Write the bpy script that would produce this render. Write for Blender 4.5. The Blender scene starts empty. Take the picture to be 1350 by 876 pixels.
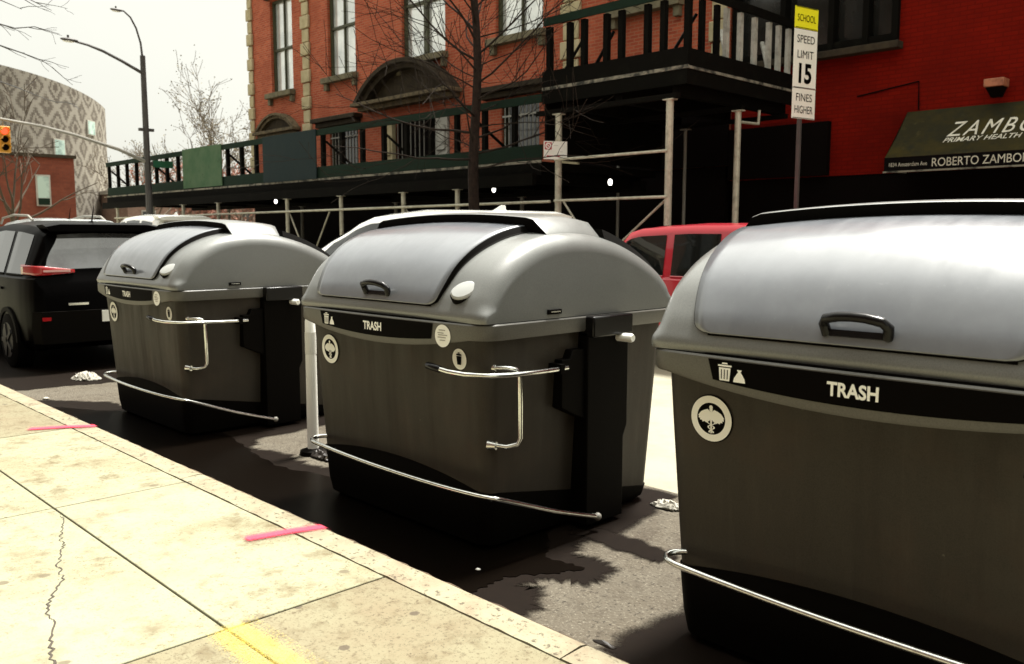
import bpy, bmesh, math, random
from mathutils import Vector, Matrix
random.seed(7)
S = bpy.context.scene
COL = S.collection
rad = math.radians

# ------------------------------------------------------------------ camera, sky, sun, exposure
cam_d = bpy.data.cameras.new("camera"); cam = bpy.data.objects.new("camera", cam_d); COL.objects.link(cam)
cam_d.sensor_fit = 'HORIZONTAL'; cam_d.sensor_width = 36.0; cam_d.lens = 36.0 * 1140.6 / 1350
cam_d.clip_start = 0.05; cam_d.clip_end = 3000
def cam_basis(yaw, p, r):
    f = Vector((-math.sin(yaw) * math.cos(p), math.cos(yaw) * math.cos(p), -math.sin(p)))
    rt = Vector((math.cos(yaw), math.sin(yaw), 0)); up = rt.cross(f)
    rt2 = math.cos(r) * rt + math.sin(r) * up
    return rt2, rt2.cross(f), f
_r, _u, _f = cam_basis(rad(45.65), rad(6.42), rad(0.07))
cam.matrix_world = Matrix(((_r.x, _u.x, -_f.x, 0), (_r.y, _u.y, -_f.y, 0), (_r.z, _u.z, -_f.z, 1.6), (0, 0, 0, 1)))
cam_d.dof.use_dof = True; cam_d.dof.focus_distance = 4.3; cam_d.dof.aperture_fstop = 5.0
S.camera = cam

W = bpy.data.worlds.new("World"); S.world = W; W.use_nodes = True
wn, wl = W.node_tree.nodes, W.node_tree.links
wn.clear()
w_out = wn.new('ShaderNodeOutputWorld'); w_bg = wn.new('ShaderNodeBackground'); w_bg.inputs['Strength'].default_value = 0.1
SUN_EL, SUN_AZ = 69, -8          # azimuth measured from +Y towards +X
sky = wn.new('ShaderNodeTexSky'); sky.sky_type = 'NISHITA'; sky.sun_disc = False
sky.sun_elevation = rad(SUN_EL); sky.sun_rotation = rad(SUN_AZ); sky.dust_density = 3.0
hs = wn.new('ShaderNodeHueSaturation'); hs.inputs['Saturation'].default_value = 0.25
tc = wn.new('ShaderNodeTexCoord'); sp = wn.new('ShaderNodeSeparateXYZ')
mx = wn.new('ShaderNodeMath'); mx.operation = 'MAXIMUM'; mx.inputs[1].default_value = 0.0
ma = wn.new('ShaderNodeMath'); ma.operation = 'MULTIPLY_ADD'; ma.inputs[1].default_value = 0.18; ma.inputs[2].default_value = 0.365
cl = wn.new('ShaderNodeTexNoise'); cl.inputs['Scale'].default_value = 2.2; cl.inputs['Detail'].default_value = 5
cm = wn.new('ShaderNodeMapRange'); cm.inputs['To Min'].default_value = 0.86; cm.inputs['To Max'].default_value = 1.14
mm = wn.new('ShaderNodeMath'); mm.operation = 'MULTIPLY'
vc = wn.new('ShaderNodeVectorMath'); vc.operation = 'SCALE'; vc.inputs[0].default_value = (10.0, 9.95, 8.8)
mixw = wn.new('ShaderNodeMixRGB'); mixw.inputs['Fac'].default_value = 0.9
wl.new(sky.outputs[0], hs.inputs['Color']); wl.new(tc.outputs['Generated'], sp.inputs[0]); wl.new(sp.outputs['Z'], mx.inputs[0])
wl.new(mx.outputs[0], ma.inputs[0]); wl.new(tc.outputs['Generated'], cl.inputs['Vector']); wl.new(cl.outputs['Fac'], cm.inputs['Value'])
_dot = wn.new('ShaderNodeVectorMath'); _dot.operation = 'DOT_PRODUCT'
_dot.inputs[1].default_value = (math.sin(rad(SUN_AZ)) * math.cos(rad(SUN_EL)), math.cos(rad(SUN_AZ)) * math.cos(rad(SUN_EL)), math.sin(rad(SUN_EL)))
_mx2 = wn.new('ShaderNodeMath'); _mx2.operation = 'MAXIMUM'; _mx2.inputs[1].default_value = 0.0
_pw = wn.new('ShaderNodeMath'); _pw.operation = 'POWER'; _pw.inputs[1].default_value = 5.0
_ad = wn.new('ShaderNodeMath'); _ad.operation = 'MULTIPLY_ADD'; _ad.inputs[1].default_value = 1.7      # brighter cloud round the hidden sun
wl.new(tc.outputs['Generated'], _dot.inputs[0]); wl.new(_dot.outputs['Value'], _mx2.inputs[0]); wl.new(_mx2.outputs[0], _pw.inputs[0])
wl.new(_pw.outputs[0], _ad.inputs[0]); wl.new(ma.outputs[0], _ad.inputs[2]); wl.new(_ad.outputs[0], mm.inputs[0]); wl.new(cm.outputs[0], mm.inputs[1]); wl.new(mm.outputs[0], vc.inputs['Scale'])
wl.new(hs.outputs[0], mixw.inputs['Color1']); wl.new(vc.outputs[0], mixw.inputs['Color2'])
wl.new(mixw.outputs[0], w_bg.inputs['Color']); wl.new(w_bg.outputs[0], w_out.inputs['Surface'])

sun_d = bpy.data.lights.new("sun", 'SUN'); sun_d.energy = 5.0; sun_d.angle = rad(9); sun_d.color = (1.0, 0.96, 0.89)
sun = bpy.data.objects.new("sun", sun_d); COL.objects.link(sun)
sd = Vector((math.sin(rad(SUN_AZ)) * math.cos(rad(SUN_EL)), math.cos(rad(SUN_AZ)) * math.cos(rad(SUN_EL)), math.sin(rad(SUN_EL))))
sun.rotation_euler = sd.to_track_quat('Z', 'Y').to_euler(); sun.location = (0, 0, 30)
S.view_settings.view_transform = 'Standard'; S.view_settings.look = 'None'
S.view_settings.exposure = 1.25; S.view_settings.gamma = 1.0
S.cycles.max_bounces = 6; S.cycles.use_denoising = True

# ------------------------------------------------------------------ materials
def mat(name, base, rough=0.6, metal=0.0, spec=0.5, coat=0.0, noise=None, bump=None, coat_rough=0.05):
    """noise = (scale, detail, colour2, lo, hi); bump = (scale, strength, distance)"""
    m = bpy.data.materials.new(name); m.use_nodes = True
    n, l = m.node_tree.nodes, m.node_tree.links
    b = n['Principled BSDF']
    b.inputs['Base Color'].default_value = (*base, 1); b.inputs['Roughness'].default_value = rough
    b.inputs['Metallic'].default_value = metal; b.inputs['Specular IOR Level'].default_value = spec
    b.inputs['Coat Weight'].default_value = coat; b.inputs['Coat Roughness'].default_value = coat_rough
    t = n.new('ShaderNodeTexCoord')
    if noise:
        sc, de, c2, lo, hi = noise
        x = n.new('ShaderNodeTexNoise'); x.inputs['Scale'].default_value = sc; x.inputs['Detail'].default_value = de
        x.inputs['Roughness'].default_value = 0.65
        r = n.new('ShaderNodeMapRange'); r.inputs['From Min'].default_value = lo; r.inputs['From Max'].default_value = hi
        k = n.new('ShaderNodeMixRGB'); k.inputs['Color1'].default_value = (*base, 1); k.inputs['Color2'].default_value = (*c2, 1)
        l.new(t.outputs['Object'], x.inputs['Vector']); l.new(x.outputs['Fac'], r.inputs['Value'])
        l.new(r.outputs[0], k.inputs['Fac']); l.new(k.outputs[0], b.inputs['Base Color'])
    if bump:
        x = n.new('ShaderNodeTexNoise'); x.inputs['Scale'].default_value = bump[0]; x.inputs['Detail'].default_value = 4
        u = n.new('ShaderNodeBump'); u.inputs['Strength'].default_value = bump[1]; u.inputs['Distance'].default_value = bump[2]
        l.new(t.outputs['Object'], x.inputs['Vector']); l.new(x.outputs['Fac'], u.inputs['Height']); l.new(u.outputs[0], b.inputs['Normal'])
    return m

def layered(m, layers):
    """further noise layers over the base colour: (scale, detail, colour, lo, hi, strength)"""
    n, l = m.node_tree.nodes, m.node_tree.links
    b = n['Principled BSDF']; t = n.new('ShaderNodeTexCoord')
    for i, (sc, de, c, lo, hi, st) in enumerate(layers):
        src = b.inputs['Base Color'].links[0].from_socket if b.inputs['Base Color'].links else None
        x = n.new('ShaderNodeTexNoise'); x.inputs['Scale'].default_value = sc; x.inputs['Detail'].default_value = de
        x.inputs['Roughness'].default_value = 0.7
        mp = n.new('ShaderNodeMapping'); mp.inputs['Location'].default_value = (3.7 * i + 1, 5.1 * i, 1.3 * i)
        r = n.new('ShaderNodeMapRange'); r.inputs['From Min'].default_value = lo; r.inputs['From Max'].default_value = hi
        r.inputs['To Max'].default_value = st
        k = n.new('ShaderNodeMixRGB'); k.inputs['Color2'].default_value = (*c, 1)
        l.new(t.outputs['Object'], mp.inputs[0]); l.new(mp.outputs[0], x.inputs['Vector']); l.new(x.outputs['Fac'], r.inputs['Value'])
        l.new(r.outputs[0], k.inputs['Fac'])
        if src: l.new(src, k.inputs['Color1'])
        else: k.inputs['Color1'].default_value = b.inputs['Base Color'].default_value
        l.new(k.outputs[0], b.inputs['Base Color'])
    return m

def streaks(m, col, st, scale=(26, 26, 1.3), lo=.55, hi=.75):
    n, l = m.node_tree.nodes, m.node_tree.links; b = n['Principled BSDF']; src = b.inputs['Base Color'].links[0].from_socket
    t = n.new('ShaderNodeTexCoord'); mp = n.new('ShaderNodeMapping'); mp.inputs['Scale'].default_value = scale
    x = n.new('ShaderNodeTexNoise'); x.inputs['Scale'].default_value = 1; x.inputs['Detail'].default_value = 6; x.inputs['Roughness'].default_value = .7
    r = n.new('ShaderNodeMapRange'); r.inputs['From Min'].default_value = lo; r.inputs['From Max'].default_value = hi; r.inputs['To Max'].default_value = st
    k = n.new('ShaderNodeMixRGB'); k.inputs['Color2'].default_value = (*col, 1)
    l.new(t.outputs['Object'], mp.inputs[0]); l.new(mp.outputs[0], x.inputs['Vector']); l.new(x.outputs['Fac'], r.inputs['Value']); l.new(r.outputs[0], k.inputs['Fac'])
    l.new(src, k.inputs['Color1']); l.new(k.outputs[0], b.inputs['Base Color'])
    g = n.new('ShaderNodeMapRange'); g.inputs['From Min'].default_value = .35; g.inputs['From Max'].default_value = .7
    r0 = b.inputs['Roughness'].default_value; g.inputs['To Min'].default_value = r0 - .06; g.inputs['To Max'].default_value = r0 + .12
    l.new(x.outputs['Fac'], g.inputs['Value']); l.new(g.outputs[0], b.inputs['Roughness'])
    return m
def spots(m, col, scale, rad_, st, keep=.55, dim='2D'):
    n, l = m.node_tree.nodes, m.node_tree.links; b = n['Principled BSDF']; src = b.inputs['Base Color'].links[0].from_socket
    t = n.new('ShaderNodeTexCoord'); v = n.new('ShaderNodeTexVoronoi'); v.inputs['Scale'].default_value = scale; v.voronoi_dimensions = dim
    wn_ = n.new('ShaderNodeTexNoise'); wn_.inputs['Scale'].default_value = scale * 9
    ad = n.new('ShaderNodeVectorMath'); ad.operation = 'MULTIPLY_ADD'; ad.inputs[1].default_value = (.025, .025, .0 if dim == '2D' else .025)
    l.new(t.outputs['Object'], wn_.inputs['Vector']); l.new(wn_.outputs['Color'], ad.inputs[0]); l.new(t.outputs['Object'], ad.inputs[2]); l.new(ad.outputs[0], v.inputs['Vector'])
    r = n.new('ShaderNodeMapRange'); r.inputs['From Min'].default_value = rad_; r.inputs['From Max'].default_value = rad_ * .7; r.inputs['To Max'].default_value = st
    sp2 = n.new('ShaderNodeSeparateColor'); g = n.new('ShaderNodeMath'); g.operation = 'GREATER_THAN'; g.inputs[1].default_value = keep
    mu = n.new('ShaderNodeMath'); mu.operation = 'MULTIPLY'
    l.new(v.outputs['Distance'], r.inputs['Value']); l.new(v.outputs['Color'], sp2.inputs[0]); l.new(sp2.outputs[0], g.inputs[0]); l.new(r.outputs[0], mu.inputs[0]); l.new(g.outputs[0], mu.inputs[1])
    k = n.new('ShaderNodeMixRGB'); k.inputs['Color2'].default_value = (*col, 1); l.new(mu.outputs[0], k.inputs['Fac']); l.new(src, k.inputs['Color1']); l.new(k.outputs[0], b.inputs['Base Color'])
    return m
def brick_mat(name, c1, c2, mortar, swap=True, bw=0.21, bh=0.068, stain=None):
    m = bpy.data.materials.new(name); m.use_nodes = True
    n, l = m.node_tree.nodes, m.node_tree.links
    b = n['Principled BSDF']; b.inputs['Roughness'].default_value = 0.85; b.inputs['Specular IOR Level'].default_value = 0.25
    t = n.new('ShaderNodeTexCoord'); s = n.new('ShaderNodeSeparateXYZ'); c = n.new('ShaderNodeCombineXYZ')
    ad = n.new('ShaderNodeMath'); ad.operation = 'ADD'
    l.new(t.outputs['Object'], s.inputs[0]); l.new(s.outputs['X'], ad.inputs[0]); l.new(s.outputs['Y'], ad.inputs[1])
    l.new(ad.outputs[0], c.inputs['X']); l.new(s.outputs['Z'], c.inputs['Y'])
    k = n.new('ShaderNodeTexBrick'); k.inputs['Scale'].default_value = 1.0
    k.inputs['Brick Width'].default_value = bw; k.inputs['Row Height'].default_value = bh; k.inputs['Mortar Size'].default_value = 0.009
    k.inputs['Color1'].default_value = (*c1, 1); k.inputs['Color2'].default_value = (*c2, 1); k.inputs['Mortar'].default_value = (*mortar, 1)
    k.inputs['Bias'].default_value = 0.0
    l.new(c.outputs[0], k.inputs['Vector'])
    x = n.new('ShaderNodeTexNoise'); x.inputs['Scale'].default_value = 0.9; x.inputs['Detail'].default_value = 8; x.inputs['Roughness'].default_value = 0.7
    r = n.new('ShaderNodeMapRange'); r.inputs['From Min'].default_value = 0.35; r.inputs['From Max'].default_value = 0.7
    r.inputs['To Min'].default_value = 0.0; r.inputs['To Max'].default_value = 0.85
    y = n.new('ShaderNodeMixRGB'); y.inputs['Color2'].default_value = (*(stain or tuple(v * 0.55 for v in c1)), 1)
    l.new(t.outputs['Object'], x.inputs['Vector']); l.new(x.outputs['Fac'], r.inputs['Value']); l.new(r.outputs[0], y.inputs['Fac'])
    l.new(k.outputs['Color'], y.inputs['Color1']); l.new(y.outputs[0], b.inputs['Base Color'])
    u = n.new('ShaderNodeBump'); u.inputs['Strength'].default_value = 0.6; u.inputs['Distance'].default_value = 0.006; u.invert = True
    l.new(k.outputs['Fac'], u.inputs['Height']); l.new(u.outputs[0], b.inputs['Normal'])
    return m

M = {}
M['concrete'] = layered(mat('sidewalk concrete', (0.228, 0.224, 0.150), 0.9, spec=0.2, noise=(2.2, 9, (0.18, 0.152, 0.09), 0.46, 0.72), bump=(90, 0.35, 0.004)),
                        [(5, 12, (0.105, 0.074, 0.038), 0.515, 0.67, 0.85), (38, 8, (0.085, 0.062, 0.034), 0.555, 0.66, 0.8), (110, 3, (0.06, 0.047, 0.03), 0.585, 0.68, 0.85), (0.9, 5, (0.285, 0.282, 0.200), 0.42, 0.68, 0.7),
                         (26, 6, (0.15, 0.12, 0.09), 0.66, 0.74, 0.6)])
spots(M['concrete'], (0.11, 0.09, 0.06), 2.1, .055, .8)
M['concrete_old'] = layered(mat('worn sidewalk concrete', (0.185, 0.168, 0.108), 0.9, spec=0.2, noise=(2.5, 9, (0.165, 0.135, 0.085), 0.4, 0.7), bump=(90, 0.4, 0.004)),
                        [(6, 12, (0.10, 0.075, 0.042), 0.505, 0.67, 0.8), (110, 3, (0.06, 0.047, 0.03), 0.575, 0.67, 0.85), (34, 8, (0.08, 0.06, 0.036), 0.55, 0.66, 0.8)])
spots(M['concrete_old'], (0.07, 0.055, 0.04), 2.6, .06, .85, .45)
M['kerb'] = layered(mat('kerb stone', (0.235, 0.218, 0.148), 0.85, spec=0.25, noise=(6, 9, (0.19, 0.15, 0.10), 0.42, 0.7), bump=(70, 0.5, 0.006)),
                    [(34, 7, (0.05, 0.038, 0.026), 0.555, 0.64, 0.9), (2.0, 6, (0.14, 0.1, 0.07), 0.55, 0.75, 0.6)])
M['kerb_face'] = layered(mat('brown kerb nosing', (0.085, 0.058, 0.036), 0.8, spec=.2, noise=(8, 8, (0.04, 0.028, 0.02), .4, .7), bump=(70, .5, .006)), [(30, 6, (0.2, 0.16, 0.11), .6, .72, .6)])  # nosing in a darker brown than the kerb top
M['joint'] = mat('joint dirt', (0.05, 0.04, 0.03), 0.95)
M['asphalt'] = layered(mat('road asphalt', (0.092, 0.080, 0.060), 0.88, spec=0.25, noise=(3.0, 8, (0.07, 0.057, 0.04), 0.42, 0.72), bump=(60, 0.9, 0.012)),
                       [(70, 3, (0.21, 0.192, 0.15), 0.56, 0.68, 0.75), (55, 4, (0.012, 0.009, 0.007), 0.56, 0.66, 0.9), (9, 8, (0.05, 0.04, 0.028), 0.5, 0.7, .7), (1.1, 6, (0.035, 0.025, 0.017), 0.55, 0.68, 0.8)])
M['lane'] = layered(mat('sun bleached road', (0.26, 0.245, 0.185), 0.85, spec=0.25, noise=(2.0, 8, (0.2, 0.18, 0.13), 0.45, 0.75), bump=(120, 0.6, 0.006)),
                    [(150, 2, (0.1, 0.08, 0.06), 0.62, 0.72, 0.6)])
M['puddle'] = mat('gutter water', (0.0025, 0.0016, 0.001), 0.3, spec=0.05, bump=(3.0, 0.05, 0.01))
M['damp'] = mat('damp gutter stain', (0.006, 0.003, 0.002), 0.65, spec=0.06, bump=(120, 0.6, 0.006))
def spray_mat(name, c):
    m = mat(name, c, 0.7, noise=(14, 6, tuple(v * 0.75 for v in c), 0.45, 0.7))
    n, l = m.node_tree.nodes, m.node_tree.links; b = n['Principled BSDF']
    a = n.new('ShaderNodeAttribute'); a.attribute_name = 'cover'
    x = n.new('ShaderNodeTexNoise'); x.inputs['Scale'].default_value = 120; x.inputs['Detail'].default_value = 3
    t = n.new('ShaderNodeTexCoord'); l.new(t.outputs['Object'], x.inputs['Vector'])
    s = n.new('ShaderNodeMath'); s.operation = 'ADD'; s2 = n.new('ShaderNodeMath'); s2.operation = 'SUBTRACT'; s2.inputs[1].default_value = 0.5
    s3 = n.new('ShaderNodeMath'); s3.operation = 'MULTIPLY'; s3.inputs[1].default_value = 1.1
    l.new(x.outputs['Fac'], s2.inputs[0]); l.new(s2.outputs[0], s3.inputs[0]); l.new(a.outputs['Fac'], s.inputs[0]); l.new(s3.outputs[0], s.inputs[1]); s.use_clamp = True
    l.new(s.outputs[0], b.inputs['Alpha'])
    return m
M['red_spray'] = spray_mat('red spray paint', (0.62, 0.035, 0.075))
M['yellow_spray'] = spray_mat('yellow spray paint', (0.75, 0.58, 0.10))

M['lid'] = mat('grey lid plastic', (0.130, 0.135, 0.130), 0.36, spec=0.55, coat=0.7, coat_rough=0.2, noise=(240, 2, (0.108, 0.112, 0.107), 0.45, 0.6), bump=(300, 0.12, 0.002))
M['hatch'] = layered(mat('silver grey hatch', (0.128, 0.138, 0.155), 0.34, spec=0.6, coat=1.0, coat_rough=0.17, noise=(5, 8, (0.10, 0.108, 0.124), 0.4, 0.7)),
                     [(30, 8, (0.21, 0.22, 0.23), 0.62, 0.74, 0.5), (2.5, 5, (0.10, 0.108, 0.125), 0.52, 0.7, 0.4)])
streaks(M['lid'], (0.19, 0.195, 0.185), .28, (2.5, 5, 5), .58, .8); spots(M['lid'], (0.09, 0.085, 0.075), 10, .06, .45, .75, '3D')
streaks(M['hatch'], (0.24, 0.245, 0.25), .3, (9, 3, 3), .6, .8)
M['collar'] = mat('brown grey collar plastic', (0.088, 0.084, 0.073), 0.42, spec=0.45, noise=(220, 2, (0.071, 0.068, 0.059), 0.45, 0.6), bump=(280, 0.1, 0.002))
M['tub'] = layered(mat('dark brown grey tub plastic', (0.034, 0.0285, 0.021), 0.5, spec=0.2, noise=(250, 2, (0.027, 0.0225, 0.0165), 0.45, 0.6), bump=(260, 0.15, 0.002)),
                   [(3, 6, (0.045, 0.03, 0.02), 0.5, 0.72, 0.6), (1.3, 4, (0.05, 0.042, 0.03), 0.5, 0.7, 0.5)])
streaks(M['tub'], (0.06, 0.051, 0.038), .3); streaks(M['tub'], (0.022, 0.018, 0.013), .4, (9, 9, .8), .55, .72)
spots(M['tub'], (0.11, 0.097, 0.075), 11, .05, .55, .72, '3D')
spots(M['collar'], (0.055, 0.05, 0.04), 12, .07, .5, .7, '3D')
M['black'] = mat('black plastic', (0.0028, 0.0022, 0.0016), 0.6, spec=0.04)
M['seal'] = mat('black rubber seal', (0.003, 0.0025, 0.002), 0.8, spec=0.06)
M['gloss_black'] = mat('glossy black plastic', (0.004, 0.0035, 0.0035), 0.25, spec=0.22)
M['chrome'] = mat('bright steel tube', (0.72, 0.73, 0.70), 0.22, metal=1.0, noise=(30, 4, (0.5, 0.5, 0.47), 0.5, 0.7))
M['white'] = mat('white decal', (0.82, 0.82, 0.76), 0.5)
M['white_pl'] = mat('white plastic', (0.86, 0.86, 0.80), 0.45, noise=(4, 6, (0.7, 0.68, 0.6), 0.55, 0.8))
M['decal_black'] = mat('black decal', (0.002, 0.0014, 0.001), 0.6, spec=0.03)
M['grey_decal'] = mat('grey print', (0.30, 0.29, 0.26), 0.6)

M['brick'] = brick_mat('red brick', (0.54, 0.122, 0.056), (0.33, 0.052, 0.024), (0.40, 0.20, 0.12))
M['redpaint'] = brick_mat('red painted brick', (0.20, 0.008, 0.003), (0.17, 0.0065, 0.0025), (0.14, 0.006, 0.0025), stain=(0.085, 0.004, 0.002))
M['redpaint'].node_tree.nodes['Principled BSDF'].inputs['Specular IOR Level'].default_value = .05
M['quoin'] = mat('cream quoin stone', (0.50, 0.43, 0.27), 0.85, spec=0.2, noise=(4, 7, (0.36, 0.3, 0.17), 0.4, 0.7), bump=(30, 0.3, 0.01))
M['sill'] = mat('weathered olive stone', (0.19, 0.165, 0.105), 0.85, spec=0.2, noise=(5, 7, (0.09, 0.08, 0.05), 0.4, 0.7), bump=(30, 0.3, 0.01))
M['brownstone'] = mat('dark carved stone', (0.045, 0.034, 0.02), 0.85, spec=0.2, noise=(6, 7, (0.02, 0.015, 0.01), 0.4, 0.7), bump=(25, 0.4, 0.01))
M['pedstone'] = mat('tan carved stone', (0.16, 0.125, 0.075), 0.85, spec=0.2, noise=(6, 7, (0.05, 0.04, 0.025), 0.4, 0.7), bump=(25, 0.4, 0.01))
M['frame_green'] = mat('olive green window paint', (0.05, 0.052, 0.018), 0.55, noise=(5, 5, (0.03, 0.03, 0.012), 0.4, 0.7))
def pane_mat(name, c1, c2):
    return mat(name, c1, 0.08, metal=0.45 if c1[0] > .5 else 0.0, spec=0.8, noise=(1.1, 5, c2, 0.42, 0.66), bump=(1.5, 0.06, 0.02))
M['pane'] = pane_mat('window pane with pale blind', (0.90, 0.92, 0.88), (0.60, 0.63, 0.62))
M['pane_dark'] = pane_mat('dark window pane', (0.012, 0.012, 0.01), (0.03, 0.03, 0.028))
M['storefront'] = mat('black storefront with shed shade', (0.004, 0.0025, 0.002), 0.8, spec=0.04)  # near black: the shade under the shed is put into the colour
M['shed_green'] = layered(mat('dark green hoarding paint', (0.010, 0.021, 0.013), 0.7, spec=.08, noise=(3, 6, (0.010, 0.024, 0.016), 0.4, 0.7)), [(12, 8, (0.008, 0.012, 0.01), 0.55, 0.7, 0.8)])
M['shed_panel_green'] = layered(mat('faded green plywood', (0.075, 0.125, 0.068), 0.7, spec=.12, noise=(2.2, 7, (0.045, 0.10, 0.05), 0.4, 0.7)), [(6, 8, (0.03, 0.05, 0.025), 0.58, 0.72, 0.7)])
M['shed_panel_blue'] = layered(mat('dark slate plywood', (0.020, 0.031, 0.032), 0.7, spec=.1, noise=(2.2, 7, (0.016, 0.028, 0.03), 0.4, 0.7)), [(9, 8, (0.06, 0.07, 0.06), 0.66, 0.74, 0.6)])
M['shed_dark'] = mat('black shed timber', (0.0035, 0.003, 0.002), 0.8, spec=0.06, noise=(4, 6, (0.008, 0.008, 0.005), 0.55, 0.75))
M['shed_edge'] = mat('worn deck edge', (0.24, 0.22, 0.17), 0.8, noise=(5, 8, (0.02, 0.02, 0.015), 0.45, 0.6))
M['pipe'] = mat('galvanised scaffold pipe', (0.50, 0.48, 0.38), 0.5, metal=0.25, noise=(9, 6, (0.30, 0.27, 0.2), 0.45, 0.7))
M['pale_timber'] = mat('pale paint and lit stud timber', (0.42, 0.41, 0.36), 0.7, noise=(6, 6, (0.22, 0.21, 0.18), 0.45, 0.7))
M['bulb'] = mat('work lamp glass', (0.8, 0.8, 0.75), 0.3)
M['bulb'].node_tree.nodes['Principled BSDF'].inputs['Emission Color'].default_value = (1, 0.97, 0.88, 1)
M['bulb'].node_tree.nodes['Principled BSDF'].inputs['Emission Strength'].default_value = 3.0
M['bark'] = mat('dark bark', (0.028, 0.018, 0.013), 0.9, spec=0.15, noise=(14, 6, (0.014, 0.009, 0.007), 0.4, 0.65), bump=(40, 0.6, 0.01))
M['twig'] = mat('dark twig', (0.02, 0.014, 0.010), 0.9, spec=0.15)
M['far_bark'] = mat('grey far bark', (0.15, 0.125, 0.095), 0.9, spec=0.1, noise=(3, 5, (0.09, 0.07, 0.05), 0.4, 0.7))
M['far_bark2'] = mat('brown far bark', (0.085, 0.066, 0.048), 0.9, spec=0.1, noise=(3, 5, (0.05, 0.04, 0.03), 0.4, 0.7))
M['blossom'] = mat('pink buds', (0.38, 0.17, 0.13), 0.85, noise=(1.5, 3, (0.28, 0.14, 0.09), 0.4, 0.6))
M['bud'] = mat('olive buds', (0.24, 0.21, 0.13), 0.85, noise=(1.5, 3, (0.16, 0.13, 0.08), 0.4, 0.6))
M['lamp_metal'] = mat('dark grey lamp post', (0.06, 0.055, 0.05), 0.6, noise=(3, 5, (0.035, 0.03, 0.028), 0.4, 0.7))
M['mast'] = mat('grey mast metal', (0.22, 0.21, 0.18), 0.55)
M['signal_yellow'] = mat('yellow signal housing', (0.55, 0.26, 0.02), 0.5)
M['red_light'] = mat('lit red signal lens', (0.6, 0.05, 0.02), 0.3)
_b = M['red_light'].node_tree.nodes['Principled BSDF']; _b.inputs['Emission Color'].default_value = (1, 0.06, 0.02, 1); _b.inputs['Emission Strength'].default_value = 1.2
M['sign_white'] = mat('white sign face', (0.78, 0.78, 0.72), 0.45, noise=(3, 4, (0.7, 0.7, 0.63), 0.4, 0.7))
M['sign_yellow'] = mat('yellow sign face', (0.78, 0.74, 0.01), 0.45)
M['sign_green'] = mat('green street sign', (0.01, 0.09, 0.04), 0.45)
M['sign_red'] = mat('red sign print', (0.4, 0.02, 0.04), 0.5)
M['awning'] = layered(mat('faded olive awning canvas', (0.025, 0.0225, 0.011), 0.85, spec=0.06, noise=(1.6, 7, (0.045, 0.036, 0.010), 0.4, 0.65)),
                      [(5, 8, (0.085, 0.075, 0.03), 0.6, 0.75, 0.7), (2.2, 4, (0.015, 0.018, 0.015), 0.5, 0.7, 0.7)])
M['awning_dark'] = mat('black awning valance', (0.004, 0.003, 0.003), 0.8, spec=0.06)
M['letter'] = mat('white awning lettering', (0.60, 0.58, 0.48), 0.7, noise=(9, 4, (0.45, 0.42, 0.33), 0.45, 0.7))
M['paper'] = mat('crumpled paper', (0.36, 0.34, 0.29), 0.8, noise=(9, 5, (0.17, 0.16, 0.13), 0.45, 0.65))
M['dark_litter'] = mat('dark wet litter', (0.02, 0.015, 0.012), 0.5, noise=(20, 5, (0.12, 0.1, 0.07), 0.6, 0.7))
M['car_black'] = mat('black car paint', (0.0012, 0.001, 0.001), 0.3, spec=0.02)
M['car_white'] = mat('white car paint', (0.80, 0.80, 0.76), 0.25, spec=0.5, coat=0.8)
M['car_red'] = mat('red car paint', (0.36, 0.006, 0.018), 0.3, spec=0.4, coat=0.6)
M['car_silver'] = mat('silver car paint', (0.42, 0.45, 0.45), 0.3, metal=0.4, coat=0.8)
M['glass'] = mat('tinted car glass', (0.006, 0.007, 0.007), 0.03, spec=0.7, coat=0.3)
M['rear_glass'] = mat('rear glass with painted sky', (0.10, 0.105, 0.11), 0.06, spec=1.0, coat=1.0, noise=(1.6, 5, (0.04, 0.04, 0.042), 0.42, 0.62))  # grey base paints in the sky's reflection
M['tail'] = mat('red tail lamp', (0.32, 0.008, 0.012), 0.15, spec=0.6, coat=0.6)
M['tail_clear'] = mat('clear lamp lens', (0.62, 0.36, 0.34), 0.15, spec=0.6, coat=0.5)
M['tyre'] = mat('tyre rubber', (0.004, 0.0035, 0.003), 0.85, spec=.05)
M['rim'] = mat('dark alloy rim', (0.014, 0.013, 0.012), 0.5, metal=0.4)
M['house_low'] = brick_mat('low brown brick', (0.22, 0.06, 0.032), (0.17, 0.045, 0.026), (0.14, 0.06, 0.04), bw=0.4, bh=0.13)
M['far_brick'] = brick_mat('pale far brick', (0.30, 0.20, 0.15), (0.25, 0.15, 0.11), (0.3, 0.25, 0.2), bw=0.4, bh=0.13)
M['far_stone'] = mat('grey far render', (0.40, 0.38, 0.33), 0.9, noise=(0.6, 6, (0.26, 0.24, 0.2), 0.4, 0.7))
M['pale_glass'] = mat('pale green far window', (0.42, 0.55, 0.48), 0.1, spec=0.7, noise=(0.7, 4, (0.2, 0.28, 0.25), 0.45, 0.6))

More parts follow.
